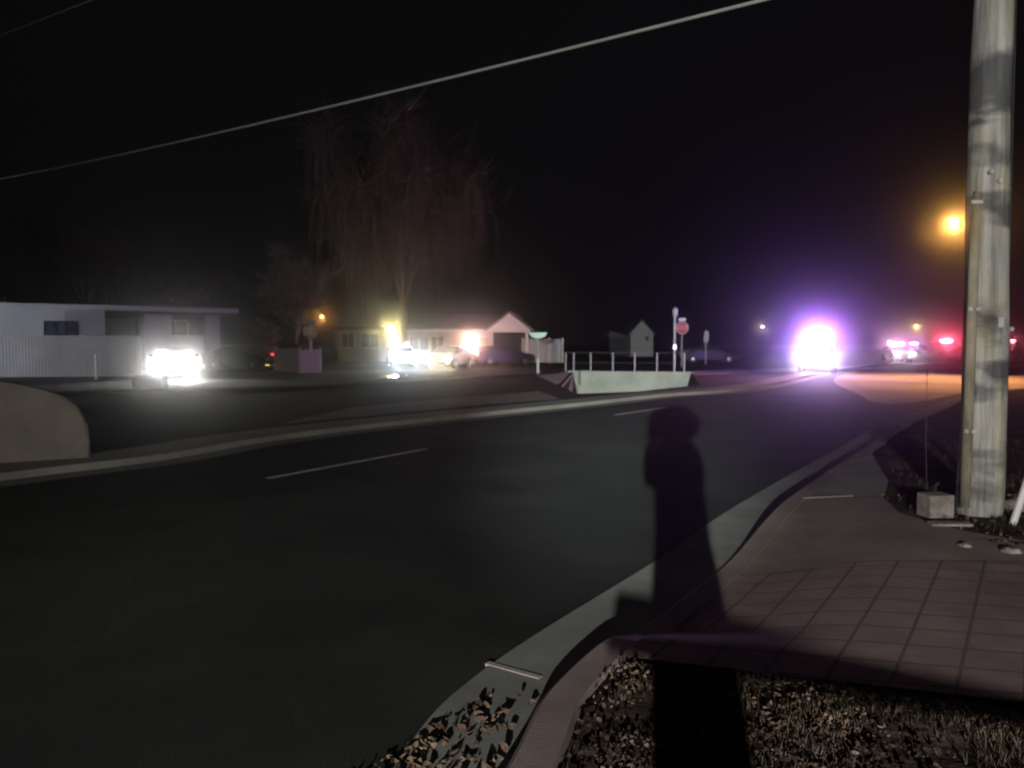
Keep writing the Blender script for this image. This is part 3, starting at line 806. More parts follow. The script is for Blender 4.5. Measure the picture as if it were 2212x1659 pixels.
lamp('down_light', 'SPOT', (-1.75, -0.1, q.z - 0.10), (1.0, 0.42, 0.08), 9500, sod, 0.15, 132, 0.7, (-3.6, -1.0, 0))
q = A(844, 712, 62)
yl = thing('yard_lamp', 'short yard lamp post burning bright yellow before the cream house', 'lamp', (q.x, 62, 0))
bm = bmesh.new(); tube(bm, [(0, 0, 0), (0, 0, q.z - 0.25)], 0.06, 8); link('post', bm, M_BLACKP, yl)
bm = bmesh.new(); lathe(bm, [(0.08, -0.25), (0.26, -0.15), (0.32, 0.05), (0.22, 0.25), (0.05, 0.32)], (0, 0, q.z), 14); link('globe', bm, glow('yard_glow', (1.0, 0.86, 0.25), 18), yl)
bm = bmesh.new(); lathe(bm, [(0.24, 0), (0.05, 0.16)], (0, 0, q.z + 0.28), 12); link('cap', bm, M_BLACKP, yl)
lamp('yard_light', 'POINT', (0, -0.5, q.z), (1.0, 0.83, 0.27), 480, yl, 0.18)
q = A(695, 686, 105)
street_lamp((q.x + 1.6, 105, 0), q.z + 0.15, 1.4, (1.0, 0.42, 0.10), 110, 'amber street lamp far behind the bare tree', radius=0.3)
q = A(1647, 707, 150)
street_lamp((q.x + 1.6, 150, 0), q.z + 0.15, 1.4, (1.0, 0.75, 0.7), 90, 'faint pinkish street lamp far off left of the patrol car', radius=0.28)
q = A(1982, 706, 120)
street_lamp((q.x + 2.2, 120, 0), q.z + 0.15, 1.9, (1.0, 0.66, 0.22), 260, 'golden street lamp far off right of the patrol car', head=(1.6, 0.5, 0.25), radius=0.35)
q = A(1922, 741, 110)
street_lamp((q.x + 0.9, 110, 0), q.z + 0.15, 0.7, (1.0, 0.8, 1.0), 110, 'small white roadside lamp right of the patrol car', radius=0.28)

# ------------------------------------------------------------------ vehicles
# x = across, y = length with the nose at -Y
def body_bm(kind):
    if kind == 'suv':
        L, W, H = 5.0, 1.98, 1.78
        prof = [(-2.5, .45), (-2.48, .72), (-2.38, .98), (-1.5, 1.12), (-1.25, 1.15), (-0.62, 1.66), (-0.2, 1.74), (1.7, 1.76), (2.15, 1.70), (2.42, 1.15), (2.5, .95), (2.5, .42), (2.2, .30), (-2.3, .30)]
    else:
        L, W, H = 4.85, 1.85, 1.47
        prof = [(-2.42, .42), (-2.42, .60), (-2.30, .80), (-1.35, .98), (-1.0, 1.02), (-0.30, 1.40), (0.1, 1.46), (0.95, 1.44), (1.65, 1.10), (2.25, 1.04), (2.42, .95), (2.43, .40), (2.2, .26), (-2.25, .26)]
    belt = 1.02 if kind != 'suv' else 1.15
    bm = bmesh.new()
    def wid(z, y):
        w_ = W / 2
        if z > belt: w_ -= (z - belt) * 0.32
        if z < 0.35: w_ -= 0.06
        return w_ - 0.10 * max(0, abs(y) - 1.6) ** 2
    l = [bm.verts.new((-wid(z, y), y, z)) for y, z in prof]
    r = [bm.verts.new((wid(z, y), y, z)) for y, z in prof]
    n_ = len(prof)
    fl_ = bm.faces.new(l); fr_ = bm.faces.new(r[::-1])
    for i in range(n_): bm.faces.new((l[i], r[i], r[(i + 1) % n_], l[(i + 1) % n_]))
    bmesh.ops.triangulate(bm, faces=[fl_, fr_])
    sharp = [e for e in bm.edges if abs(e.verts[0].co.x) > 0.3 and e.verts[0].co.x * e.verts[1].co.x > 0 and len(e.link_faces) == 2 and e.calc_face_angle(0) > 0.7]
    bmesh.ops.bevel(bm, geom=sharp, offset=0.05, segments=2, affect='EDGES')
    return bm, L, W, H, belt
def car(name, label, cat, loc, rz, kind, paint, heads=None, tails=None, bar=None, grille=None, amber=None, group=None, hp=0, hstr=30):
    """heads/tails/amber: colour of lit lamps or None; bar: list of segment colours (emission colour, strength)"""
    t = thing(name, label, cat, loc, rz, group)
    bm, L, W, H, belt = body_bm(kind)
    suv = kind == 'suv'
    bd = link('body', bm, paint, t, True)
    for p in bd.data.polygons: p.use_smooth = False
    fx = 0.40 if suv else 0.30
    if suv:
        fw = [(-1.22, 1.17, .86), (-0.66, 1.64, .74)]; rw = [(2.20, 1.64, .76), (2.40, 1.20, .82)]
        sidew = [(-1.12, 1.17), (-0.62, 1.62), (1.65, 1.66), (2.10, 1.62), (2.28, 1.17)]
    else:
        fw = [(-0.97, 1.04, .80), (-0.33, 1.39, .70)]; rw = [(1.02, 1.42, .68), (1.60, 1.13, .76)]
        sidew = [(-0.86, 1.04), (-0.26, 1.36), (0.12, 1.40), (0.95, 1.38), (1.45, 1.06)]
    for nm, q4, off in (('windscreen', fw, -0.012), ('rear_window', rw, 0.012)):
        bm = bmesh.new()
        (ya, za, wa), (yb, zb, wb) = q4
        vs = [bm.verts.new(v) for v in ((-wa, ya + off, za + .012), (wa, ya + off, za + .012), (wb, yb + off, zb + .012), (-wb, yb + off, zb + .012))]
        f = bm.faces.new(vs)
        e = bmesh.ops.extrude_face_region(bm, geom=[f]); bmesh.ops.translate(bm, vec=(0, -off * 3, -0.02), verts=[v for v in e['geom'] if isinstance(v, bmesh.types.BMVert)])
        link(nm, bm, M_GLASS, t)
    for s in (-1, 1):
        bm = bmesh.new()
        def wx(z): return W / 2 - (z - belt) * 0.32 + 0.006
        vo = [bm.verts.new((s * wx(z), y, z)) for y, z in sidew]; vi = [bm.verts.new((s * (wx(z) - 0.03), y, z)) for y, z in sidew]
        bm.faces.new(vo); bm.faces.new(vi[::-1])
        for i in range(len(vo)): bm.faces.new((vo[i], vi[i], vi[(i + 1) % len(vo)], vo[(i + 1) % len(vo)]))
        link('side_window', bm, M_GLASS, t)
        link('door_mirror', box((s * (W / 2 + 0.09), -0.78, belt + 0.06), (0.2, 0.1, 0.15), bev=0.03), paint, t)
        for y in (-1.48, 1.45):
            rr = 0.37 if suv else 0.33
            wh = thing('wheel', None, None, (s * (W / 2 - 0.10), y, rr)); wh.parent = t
            bm = bmesh.new(); lathe(bm, [(rr * .62, -.11), (rr * .93, -.12), (rr, -.07), (rr, .07), (rr * .93, .12), (rr * .62, .11)], (0, 0, 0), 20, 'X'); link('tyre', bm, M_TYRE, wh, True)
            bm = bmesh.new(); lathe(bm, [(rr * .12, -.125), (rr * .62, -.105), (rr * .62, .105), (rr * .12, .125)], (0, 0, 0), 14, 'X'); link('rim', bm, M_RIM, wh)
        hz = 0.80 if suv else 0.68
        hy = -2.42 if suv else -2.36
        bm = box((s * (W / 2 - 0.30), hy, hz), (0.38, 0.14, 0.17), bev=0.03)
        link('headlight', bm, glow('head_%s' % name, heads, hstr) if heads else mat('headlight_glass', (0.4, 0.4, 0.42), 0.15, (0.45, 0.45, 0.46), 3), t)
        ty = 2.47 if suv else 2.42
        bm = box((s * (W / 2 - 0.20), ty, 0.98 if suv else 0.86), (0.26, 0.10, 0.34 if suv else 0.18), bev=0.02)
        link('tail_light', bm, glow('tail_lit', (1, 0.03, 0.04), 10) if tails else mat('tail_lens', (0.25, 0.01, 0.01), 0.3, (0.3, 0.015, 0.015), 3), t)
        if amber:
            link('marker_light', box((s * (W / 2 - 0.28), hy - 0.03, hz - 0.28), (0.32, 0.08, 0.11), bev=0.02), glow('amber_%s' % name, amber, 12), t)
        if heads and hp:
            lamp('headlight_beam', 'SPOT', (s * (W / 2 - 0.30), hy - 0.16, hz), heads, hp, t, 0.09, 150, 1.0, (s * (W / 2 - 0.30), hy - 12, hz - 0.5))
    link('bumper', box((0, -2.47 if suv else -2.40, 0.46), (W * 0.88, 0.12, 0.22), bev=0.04), M_BLACKP if suv else paint, t)
    link('bumper', box((0, 2.47 if suv else 2.40, 0.48), (W * 0.88, 0.12, 0.22), bev=0.04), M_BLACKP if suv else paint, t)
    gr = bmesh.new(); bx(gr, (0, -2.47 if suv else -2.395, 0.74 if suv else 0.60), (W * 0.44, 0.05, 0.20 if suv else 0.12))
    for k in range(4): bx(gr, (0, -2.50 if suv else -2.42, (0.68 if suv else 0.56) + k * 0.035), (W * 0.42, 0.02, 0.012))
    link('grille', gr, M_BLACKP, t)
    link('number_plate', box((0, 2.545 if suv else 2.475, 0.68), (0.32, 0.015, 0.16)), M_SIGNW, t)
    if suv:
        g2 = bmesh.new()
        for s in (-1, 1): tube(g2, [(s * .38, -2.60, .40), (s * .38, -2.62, .98)], 0.03, 6)
        for z in (.5, .93): tube(g2, [(-.5, -2.62, z), (.5, -2.62, z)], 0.025, 6)
        link('push_bar', g2, M_BLACKP, t)
    if bar:
        bw = 1.25; yb_ = 0.15 if suv else 0.30
        lb = link('light_bar', box((0, yb_, H + 0.045), (bw + 0.06, 0.30, 0.05), bev=0.015), M_BLACKP, t)
        nseg = len(bar)
        for k, (col, s_, pw) in enumerate(bar):
            cx_ = -bw / 2 + bw * (k + 0.5) / nseg
            if s_ <= 0: mm = mat('bar_lens_dark', (0.10, 0.10, 0.14), 0.2, (0.12, 0.12, 0.16), 3)
            else: mm = glow('bar_%d_%d_%d_%d' % (col[0] * 99, col[1] * 99, col[2] * 99, s_), col, s_)
            link('bar_lens', box((cx_, yb_, H + 0.13), (bw / nseg * 0.94, 0.27, 0.12), bev=0.03), mm, lb)
            if pw: lamp('bar_light', 'POINT', (cx_, yb_ - 0.22, H + 0.15), col, pw, lb, 0.10)
    if grille:
        for s in (-1, 1):
            link('grille_strobe', box((s * 0.22, -2.53 if suv else -2.44, 0.80 if suv else 0.62), (0.18, 0.05, 0.07), bev=0.01), glow('strobe_%s' % name, grille, 40), t)
    return t
BLUE, REDL, WHT, VIO = (0.10, 0.12, 1.0), (1.0, 0.04, 0.08), (1.0, 0.90, 1.0), (0.42, 0.10, 1.0)
def face_cam(p, extra=0.0): return math.atan2(p.x, -p.y) * -1 * -1 + extra

def yaw_to_cam(p): return -math.atan2(p.x, p.y)        # nose (-Y) turned to the camera

q = A(1766, 745, 46)
car('patrol_suv', 'white patrol vehicle with blazing violet light bar and headlights on the road', 'police car', (q.x, 46, 0), yaw_to_cam(q), 'suv', M_CARWHT,
    heads=WHT, bar=[(BLUE, 60, 750), (VIO, 80, 1750), (WHT, 90, 560), (VIO, 80, 1750), (REDL, 60, 130)], grille=(0.6, 0.3, 1.0), hp=380, hstr=60)
q = A(347, 780, 38)
car('parked_sedan', 'dark sedan with two blinding white headlights facing the camera at the left', 'car', (q.x, 39.5, 0), yaw_to_cam(q) , 'sedan', M_CARBLK,
    heads=(1.0, 0.98, 0.90), hp=580, hstr=120)
car('parked_sedan', 'added unseen white sedan off the left edge, its headlights lighting the board fence', 'car', (-35.0, 27.5, 0), R(180) - math.atan2(15.0, 18.0), 'sedan', M_CARWHT,
    heads=(0.85, 0.92, 1.0), hp=3200, hstr=60)  # car added out of view to brighten the fence and house walls
q = A(512, 770, 49)
car('parked_sedan', 'dark sedan with small amber lights parked right of the blinding headlights', 'car', (q.x, 50, 0), yaw_to_cam(q) + R(50), 'sedan', M_CARBLK, amber=(1.0, 0.55, 0.08))
q = A(603, 770, 54)
car('parked_sedan', 'maroon car with red tail lights half hidden behind the picket corner', 'car', (q.x + 0.4, 56, 0), yaw_to_cam(q) + R(165), 'sedan', M_CARRED, tails=True)
q = A(862, 765, 58)
car('patrol_sedan', 'patrol car with blue-white headlights below the yellow yard lamp', 'police car', (q.x, 59, 0), yaw_to_cam(q) + R(6), 'sedan', M_CARWHT,
    heads=(0.78, 0.93, 1.0), bar=[((0.8, 0.9, 1), 30, 150), ((0.1, 0.1, 0.2), 0, 0), ((0.1, 0.1, 0.2), 0, 0), ((1, 0.35, 0.3), 8, 25)], hp=400, hstr=100)
q = A(968, 772, 52)
car('parked_sedan', 'grey car with soft yellow front lights between the two patrol cars', 'car', (q.x, 54, 0), yaw_to_cam(q) - R(20), 'sedan', M_CARGRY,
    heads=(1.0, 0.78, 0.36), hp=150, hstr=20, amber=(1.0, 0.7, 0.3))
q = A(1022, 745, 60)
car('patrol_sedan', 'patrol car with pinkish white flashing light bar before the ranch house', 'police car', (q.x, 61, 0), yaw_to_cam(q) + R(55), 'sedan', M_CARBLK,
    bar=[((1, 0.5, 0.45), 60, 150), ((1, 0.75, 0.7), 80, 300), ((1, 0.75, 0.7), 80, 200), ((1, 0.2, 0.2), 50, 120)])
q = A(1094, 770, 58)
car('parked_sedan', 'dark car with one red tail light glowing by the porch posts', 'car', (q.x - 0.4, 60, 0), yaw_to_cam(q) + R(120), 'sedan', M_CARBLK, tails=True)
q = A(1546, 752, 66)
car('parked_sedan', 'unlit dark car parked between the stop sign and the bright patrol vehicle', 'car', (q.x, 68, 0), yaw_to_cam(q) + R(100), 'sedan', M_CARBLK)
q = A(1950, 757, 72)
car('patrol_sedan', 'patrol car flashing pink, first in the far row right of the road', 'police car', (q.x, 73, 0), yaw_to_cam(q) + R(15), 'sedan', M_CARWHT,
    bar=[((1, 0.3, 0.55), 60, 70), ((1, 0.4, 0.7), 70, 90), ((1, 0.15, 0.4), 50, 60)], heads=(1, 0.75, 0.9), hp=40, hstr=30)
q = A(1990, 750, 92)
car('patrol_sedan', 'patrol car with faint violet lights, second in the far row', 'police car', (q.x, 93, 0), yaw_to_cam(q) + R(30), 'sedan', M_CARBLK,
    bar=[((0.9, 0.25, 0.9), 40, 60), ((0.4, 0.2, 1), 40, 60), ((0.1, 0.1, 0.2), 0, 0)])
q = A(2055, 748, 84)
car('patrol_suv', 'patrol vehicle flashing deep red just left of the wooden pole', 'police car', (q.x, 85, 0), yaw_to_cam(q) + R(20), 'suv', M_CARBLK,
    bar=[(REDL, 60, 400), ((1, 0.25, 0.4), 80, 150), (REDL, 60, 400)])
q = A(2190, 752, 90)
car('patrol_suv', 'patrol vehicle with small red lights at the right edge behind the pole', 'police car', (q.x, 91, 0), yaw_to_cam(q) - R(10), 'suv', M_CARBLK,
    bar=[((1, 0.15, 0.2), 30, 40), ((0.1, 0.1, 0.2), 0, 0), ((1, 0.15, 0.2), 30, 40)])

# ------------------------------------------------------------------ trees
def bare_tree(name, label, loc, height, spread, seed, droop, nlimb, ntwig, trunk_r, fork=0.28, gap=None, tw=0.016, lean=0.0):
    rnd = random.Random(seed)
    t = thing(name, label, 'tree', loc)
    tb, cb = bmesh.new(), bmesh.new()
    fz = height * fork
    tube(tb, [(0, 0, -0.1), (0.05, 0, fz * 0.5), (0.0, 0, fz)], [trunk_r * 1.35, trunk_r, trunk_r * 0.9], 10)
    ends = []
    for i in range(nlimb):
        az = 2 * PI * i / nlimb + rnd.uniform(-0.4, 0.4)
        reach = spread * rnd.uniform(0.25, 0.85)
        hh = height * rnd.uniform(0.72, 1.0) * (1 - 0.25 * (reach / spread) ** 2)
        p = [Vector((0, 0, fz * rnd.uniform(0.75, 1.0)))]
        e = Vector((math.cos(az) * reach + lean, math.sin(az) * reach, hh))
        for k in range(1, 7):
            f = k / 6
            q_ = Vector((e.x * f ** 1.25, e.y * f ** 1.25, p[0].z + (e.z - p[0].z) * f ** 0.82))
            q_ += Vector((rnd.uniform(-1, 1), rnd.uniform(-1, 1), rnd.uniform(-.5, .5))) * 0.022 * height * f
            p.append(q_)
        r0 = trunk_r * rnd.uniform(0.4, 0.65)
        tube(tb, p, [r0 * (1 - 0.88 * k / 6) for k in range(7)], 7)
        ends.append((p, r0))
        for j in range(6):                                     # branches
            k = rnd.randint(2, 5); b0 = p[k].lerp(p[k + 1], rnd.random())
            a2 = az + rnd.uniform(-1.3, 1.3); rl = spread * rnd.uniform(0.2, 0.5)
            pp = [b0]
            for m_ in range(1, 5):
                f = m_ / 4
                pp.append(b0 + Vector((math.cos(a2) * rl * f, math.sin(a2) * rl * f, height * rnd.uniform(0.05, 0.11) * f * (1 - droop * f))) + Vector((rnd.uniform(-1, 1), rnd.uniform(-1, 1), rnd.uniform(-1, 1))) * 0.01 * height)
            tube(tb, pp, [r0 * 0.34 * (1 - 0.8 * m_ / 4) for m_ in range(5)], 5, False)
            ends.append((pp, r0 * 0.3))
    for i in range(ntwig):
        p, r0 = ends[rnd.randrange(len(ends))]
        k = rnd.randint(max(0, len(p) - 4), len(p) - 2)
        s = p[k].lerp(p[k + 1], rnd.random())
        a = rnd.uniform(0, 2 * PI); L = height * rnd.uniform(0.05, 0.15)
        if droop > 0.5 and rnd.random() < 0.6:
            L = height * rnd.uniform(0.08, 0.26)
            dx, dy = math.cos(a) * L * 0.24, math.sin(a) * L * 0.24
            zmin = height * 0.10
            pp = [s, s + Vector((dx * .5, dy * .5, L * .07)), s + Vector((dx, dy, -L * .12)), s + Vector((dx * 1.25, dy * 1.25, -L * .5)), s + Vector((dx * 1.3, dy * 1.3, -L))]
            pp = [Vector((v.x + rnd.uniform(-.12, .12), v.y + rnd.uniform(-.12, .12), max(v.z, zmin + rnd.random()))) for v in pp]
            tube(cb, pp, [tw * 1.3, tw * 1.1, tw, tw * .8, tw * .5], 3, False)
        else:
            e = s + Vector((math.cos(a) * L, math.sin(a) * L, L * rnd.uniform(-0.1, 0.9)))
            m1 = s.lerp(e, 0.5) + Vector((rnd.uniform(-1, 1), rnd.uniform(-1, 1), rnd.uniform(-1, 1))) * L * 0.12
            tube(cb, [s, m1, e], [tw * 1.2, tw, tw * 0.5], 3, False)
            for _ in range(2):
                e2 = m1 + Vector((rnd.uniform(-1, 1), rnd.uniform(-1, 1), rnd.uniform(-.3, 1))) * L * 0.5
                tube(cb, [m1, e2], [tw * .8, tw * .4], 3, False)
    link('trunk', tb, M_BARK, t, True)
    link('crown', cb, M_TWIG, t)
    return t
q = A(868, 740, 70)
bare_tree('willow_tree', 'huge bare weeping tree with a forked trunk towering over the houses', (q.x, 70, 0), 22.0, 7.4, 17, 0.9, 17, 6500, 0.52, 0.24, tw=0.017)
q = A(640, 740, 56)
bare_tree('bare_tree', 'smaller bare brown tree rising behind the picket corner', (q.x, 56, 0), 8.2, 3.0, 5, 0.3, 9, 1500, 0.13, 0.2, tw=0.016)
q = A(585, 740, 60)
bare_tree('bare_shrub', 'brown leafless shrub left of the smaller bare tree', (q.x - 0.3, 60, 0), 3.3, 1.3, 8, 0.2, 9, 600, 0.06, 0.1, tw=0.015)
q = A(185, 740, 74)
bare_tree('bare_tree', 'faint bare tree behind the roof of the long house', (q.x, 74, 0), 15.5, 5.5, 21, 0.8, 10, 2200, 0.3, 0.3, tw=0.018)
q = A(400, 740, 72)
bare_tree('bare_tree', 'low faint bare tree behind the right end of the long house', (q.x, 72, 0), 8.5, 4.0, 33, 0.3, 8, 1300, 0.2, 0.25, tw=0.016)

# ------------------------------------------------------------------ the wooden utility pole and what stands at its foot
UP = P(2115, 1108, 0.13)
up = thing('utility_pole', 'weathered grey wooden utility pole at the right of the picture', 'utility pole', (UP.x, UP.y, 0.10))
bm = bmesh.new()
pts, rads = [], []
for k in range(30):
    z = -0.1 + 11.0 * k / 29
    pts.append((0.015 * math.sin(z * 1.3), 0, z)); rads.append((0.195 - 0.0075 * z) * (1 + 0.02 * math.sin(5 * z)))
tube(bm, pts, rads, 28)
link('pole', bm, M_POLE, up, True)
bm = bmesh.new()
tube(bm, [(-0.185, -0.09, 0.1), (-0.165, -0.09, 2.6), (-0.155, -0.085, 2.95)], [0.045, 0.045, 0.03], 10); tube(bm, [(-0.155, -0.085, 2.95), (-0.15, -0.09, 3.12)], 0.012, 6)
cdt = link('conduit', bm, mat('weathered_conduit', (0.13, 0.12, 0.08), 0.8, (0.34, 0.32, 0.24), 3, 8, stretch=(2, 2, 0.6)), up, True)
for z in (0.8, 1.9, 2.85):
    link('strap', box((-0.16, -0.125, z), (0.13, 0.012, 0.03)), M_STEEL, cdt)
for (x_, z_) in ((-0.10, 3.10), (-0.02, 3.02), (0.12, 1.72)):
    bm = bmesh.new(); lathe(bm, [(0.018, -0.03), (0.022, 0.0), (0.012, 0.03)], (x_, -0.185, z_), 8, 'Y'); link('bolt', bm, M_STEEL, up)
link('tag', box((0.03, -0.196, 1.78), (0.05, 0.006, 0.09)), M_STEEL, up)
bm = bmesh.new(); tube(bm, [(0.165, -0.08, 0.05), (0.15, -0.08, 3), (0.12, -0.08, 9)], 0.008, 6); link('ground_wire', bm, M_BLACKP, up)
bm = bmesh.new(); bx(bm, (0, 0, 9.9), (2.4, 0.12, 0.12), Matrix.Rotation(R(-60), 3, 'Z')); link('crossarm', bm, M_POLE, up)

def cable(name, a_, b_, sag, r, label, c_=None):
    bm = bmesh.new(); pts = []
    N = 40
    for k in range(N + 1):
        t = k / N; p = a_.lerp(b_, t); p.z -= sag * 4 * t * (1 - t); pts.append(p)
    tube(bm, pts, r, 8)
    o = link(name, bm, M_CABLE); tag(o, label, 'cable', 'overhead cables'); return o
Ltop = Vector((UP.x, UP.y, A(2150, -128, UP.y).z))
a_ = A(-250, 424, 36)
cable('overhead_cable', a_, Ltop, 0.30, 0.019, 'thick lower overhead cable crossing the whole sky from the wooden pole')
Ltop2 = Vector((UP.x, UP.y, 7.9))
cable('overhead_cable', A(-420, 228, 30), Ltop2, 0.15, 0.010, 'thin upper overhead cable across the top left corner')

# little things at the foot of the pole
q = P(2020, 1112, 0.13)
cbk = thing('concrete_block', 'pale concrete block left of the pole foot', 'block', (q.x, q.y, 0.12), R(8))
link('body', box((0, 0, 0.10), (0.24, 0.2, 0.21), bev=0.015), M_ROCK, cbk)
bm = bmesh.new(); tube(bm, [(0.02, 0, 0.19), (-0.01, 0, 0.27), (0.03, 0.01, 0.30)], 0.012, 6); link('lifting_loop', bm, M_BLACKP, cbk)
q = P(2052, 1133, 0.15)
o = link('board_scrap', box((0, 0, 0.012), (0.34, 0.10, 0.022), bev=0.004), M_ROCK)
o.location = (q.x, q.y, 0.145); o.rotation_euler = (R(4), 0, R(-3)); tag(o, 'flat white board lying before the pole foot', 'board')
q0, q1 = P(2188, 1132, 0.12), A(2222, 1030, 6.9)
gg = thing('guy_guard', 'slanted pale guy wire guard at the right edge', 'guy guard', (0, 0, 0))
bm = bmesh.new(); tube(bm, [q0, q1, q0 + (q1 - q0) * 2.6], 0.03, 10); link('guard_tube', bm, mat('guard_plastic', (0.6, 0.6, 0.58), 0.5, (0.7, 0.7, 0.68), 3), gg)
bm = bmesh.new(); tube(bm, [q0 + (q1 - q0) * 2.6, q0 + (q1 - q0) * 14], 0.006, 6); link('guy_wire', bm, M_STEEL, gg)
q = P(2028, 1085, 0.13)
sk_ = thing('wire_stake', 'thin upright wire stake left of the wooden pole', 'stake', (A(1999, 1000, q.y).x, q.y, 0.1))
bm = bmesh.new(); tube(bm, [(0.03, 0, 0), (0, 0, 0.6), (-0.005, 0, 1.3)], 0.003, 6); link('rod', bm, mat('dull_rod', (0.05, 0.04, 0.04), 0.9, (0.07, 0.06, 0.06), 3), sk_)
bm = bmesh.new(); lathe(bm, [(0.003, 0), (0.008, 0.01), (0.008, 0.05), (0.003, 0.06)], (-0.005, 0, 1.28), 8); link('tip', bm, M_BLACKP, sk_)

def rock(loc, r, seed, label, m=M_ROCK, name='rock'):
    bm = bmesh.new(); bmesh.ops.create_icosphere(bm, subdivisions=3, radius=r)
    for v in bm.verts:
        v.co *= 1 + 0.35 * noise.noise(v.co * (1.6 / r) + Vector((seed, 0, 0)))
        v.co.z *= 0.55
    o = link(name, bm, m, None, True); o.location = loc
    tag(o, label, 'rock'); return o
rock(P(2200, 1092, 0.16), 0.13, 1, 'grey rock right of the pole foot')
rock(P(2185, 1192, 0.14), 0.07, 2, 'small rock below the slanted guard')
rock(P(2085, 1180, 0.14), 0.05, 3, 'smallest rock on the soil before the pole')

# ------------------------------------------------------------------ leaves and grass in the foreground (stuff)
def kx(y):
    best = min(nearK, key=lambda p: abs(p.y - y)); return best.x
def leaves(name, pts, m, smin, smax, label, seed):
    rnd = random.Random(seed); bm = bmesh.new()
    for (x, y, z) in pts:
        s = rnd.uniform(smin, smax)
        rot = Matrix.Rotation(rnd.uniform(0, 2 * PI), 3, 'Z') @ Matrix.Rotation(rnd.gauss(0, 0.9), 3, 'X') @ Matrix.Rotation(rnd.gauss(0, 0.8), 3, 'Y')
        cu = rnd.uniform(0.1, 0.9)
        sh = [(-1, 0, cu), (-0.5, 0.5, cu * .3), (0, 0.6, 0), (0.6, 0.4, cu * .4), (1, 0, cu), (0.6, -0.4, cu * .4), (0, -0.6, 0), (-0.5, -0.5, cu * .3)]
        vs = [bm.verts.new(rot @ (Vector(v) * s) + Vector((x, y, z + s * 0.3))) for v in sh]
        c = bm.verts.new(rot @ Vector((0, 0, -cu * 0.2 * s)) + Vector((x, y, z + s * 0.3)))
        for k in range(8): bm.faces.new((vs[k], vs[(k + 1) % 8], c))
    o = link(name, bm, m); return tag(o, label, None, None, 'stuff')
rnd = random.Random(3)
def clump(x, y): return noise.fractal(Vector((x * 1.6, y * 1.6, 9.0)), 1.0, 2.0, 4)
pl_, pp_ = [], []
while len(pl_) < 9000:
    x, y = rnd.uniform(-0.8, 4.2), rnd.uniform(1.2, 4.1)
    if x < kx(min(y, 3.9)) + 0.02 or y > 3.95 - 0.34 * (x - 0.3) + 0.05 * math.sin(5 * x): continue
    if clump(x, y) + rnd.uniform(-0.3, 0.3) < -0.12: continue
    pl_.append((x, y, 0.135 + rnd.uniform(0, 0.03)))
    if rnd.random() < 0.025: pp_.append((x, y, 0.16))
leaves('leaf_litter', pl_, M_LEAF, 0.003, 0.015, 'brown dead leaves littering the foreground soil', 5)
leaves('leaf_litter', pp_, M_PALELEAF, 0.006, 0.020, 'bleached pale leaves among the brown litter', 6)
pl2 = []
while len(pl2) < 430:                                          # pile in the gutter at the bottom edge
    x, y = rnd.gauss(-0.42, 0.26), rnd.uniform(2.4, 3.75)
    lim = kx(min(y, 3.9)) - 0.22
    if x > lim or x < lim - 0.75 + 0.35 * (y - 2.6): continue
    pl2.append((x, y, 0.006 + rnd.uniform(0, 0.02)))
leaves('leaf_litter', pl2, M_LEAF, 0.008, 0.030, 'curled leaves heaped in the gutter at the bottom edge', 8)
pl3 = [(rnd.uniform(3.75, 6.5), rnd.uniform(5.95, 8.2), 0.14) for _ in range(450)]
leaves('leaf_litter', pl3, M_LEAF, 0.010, 0.028, 'dead leaves on the soil round the pole', 9)

def blades(name, pts, hmin, hmax, label, seed):
    rnd = random.Random(seed); bm = bmesh.new()
    for (x, y, z) in pts:
        for _ in range(3):
            h = rnd.uniform(hmin, hmax); a = rnd.uniform(0, 2 * PI); l = rnd.uniform(0.2, 0.9) * h
            bx_, by_ = x + rnd.gauss(0, 0.012), y + rnd.gauss(0, 0.012)
            nx, ny = -math.sin(a) * 0.0028, math.cos(a) * 0.0028
            v = [bm.verts.new(q_) for q_ in ((bx_ - nx, by_ - ny, z), (bx_ + nx, by_ + ny, z), (bx_ + nx * .7 + math.cos(a) * l * .4, by_ + ny * .7 + math.sin(a) * l * .4, z + h * .6),
                 (bx_ - nx * .7 + math.cos(a) * l * .4, by_ - ny * .7 + math.sin(a) * l * .4, z + h * .6), (bx_ + math.cos(a) * l, by_ + math.sin(a) * l, z + h))]
            bm.faces.new((v[0], v[1], v[2], v[3])); bm.faces.new((v[3], v[2], v[4]))
    o = link(name, bm, M_GRASS); return tag(o, label, None, None, 'stuff')
gp_ = []
while len(gp_) < 4200:
    x, y = rnd.uniform(-0.7, 4.2), rnd.uniform(1.2, 3.9)
    if x < kx(y) + 0.1 or y > 3.85 - 0.34 * (x - 0.3): continue
    if noise.noise(Vector((x * 2.3, y * 2.3, 4))) + rnd.uniform(-.2, .2) < 0.05: continue
    gp_.append((x, y, 0.12))
blades('grass', gp_, 0.012, 0.055, 'short dry grass tufts in the foreground verge', 12)
RB = [(5.95, 4.3), (7.3, 3.6), (8.05, 3.8), (9.03, 4.3), (10.4, 4.8), (11.85, 5.35), (12.2, 5.7), (15, 8.6)]
def right_ok(x, y):
    for (y0_, x0_), (y1_, x1_) in zip(RB[:-1], RB[1:]):
        if y0_ <= y <= y1_: return x > x0_ + (x1_ - x0_) * (y - y0_) / (y1_ - y0_) + 0.1
    return False
gp2 = [q_ for q_ in ((rnd.uniform(3.7, 11), rnd.uniform(5.95, 13.0), 0.12) for _ in range(3500)) if right_ok(q_[0], q_[1])]
blades('grass', gp2, 0.03, 0.09, 'rough grass right of the wooden pole', 13)

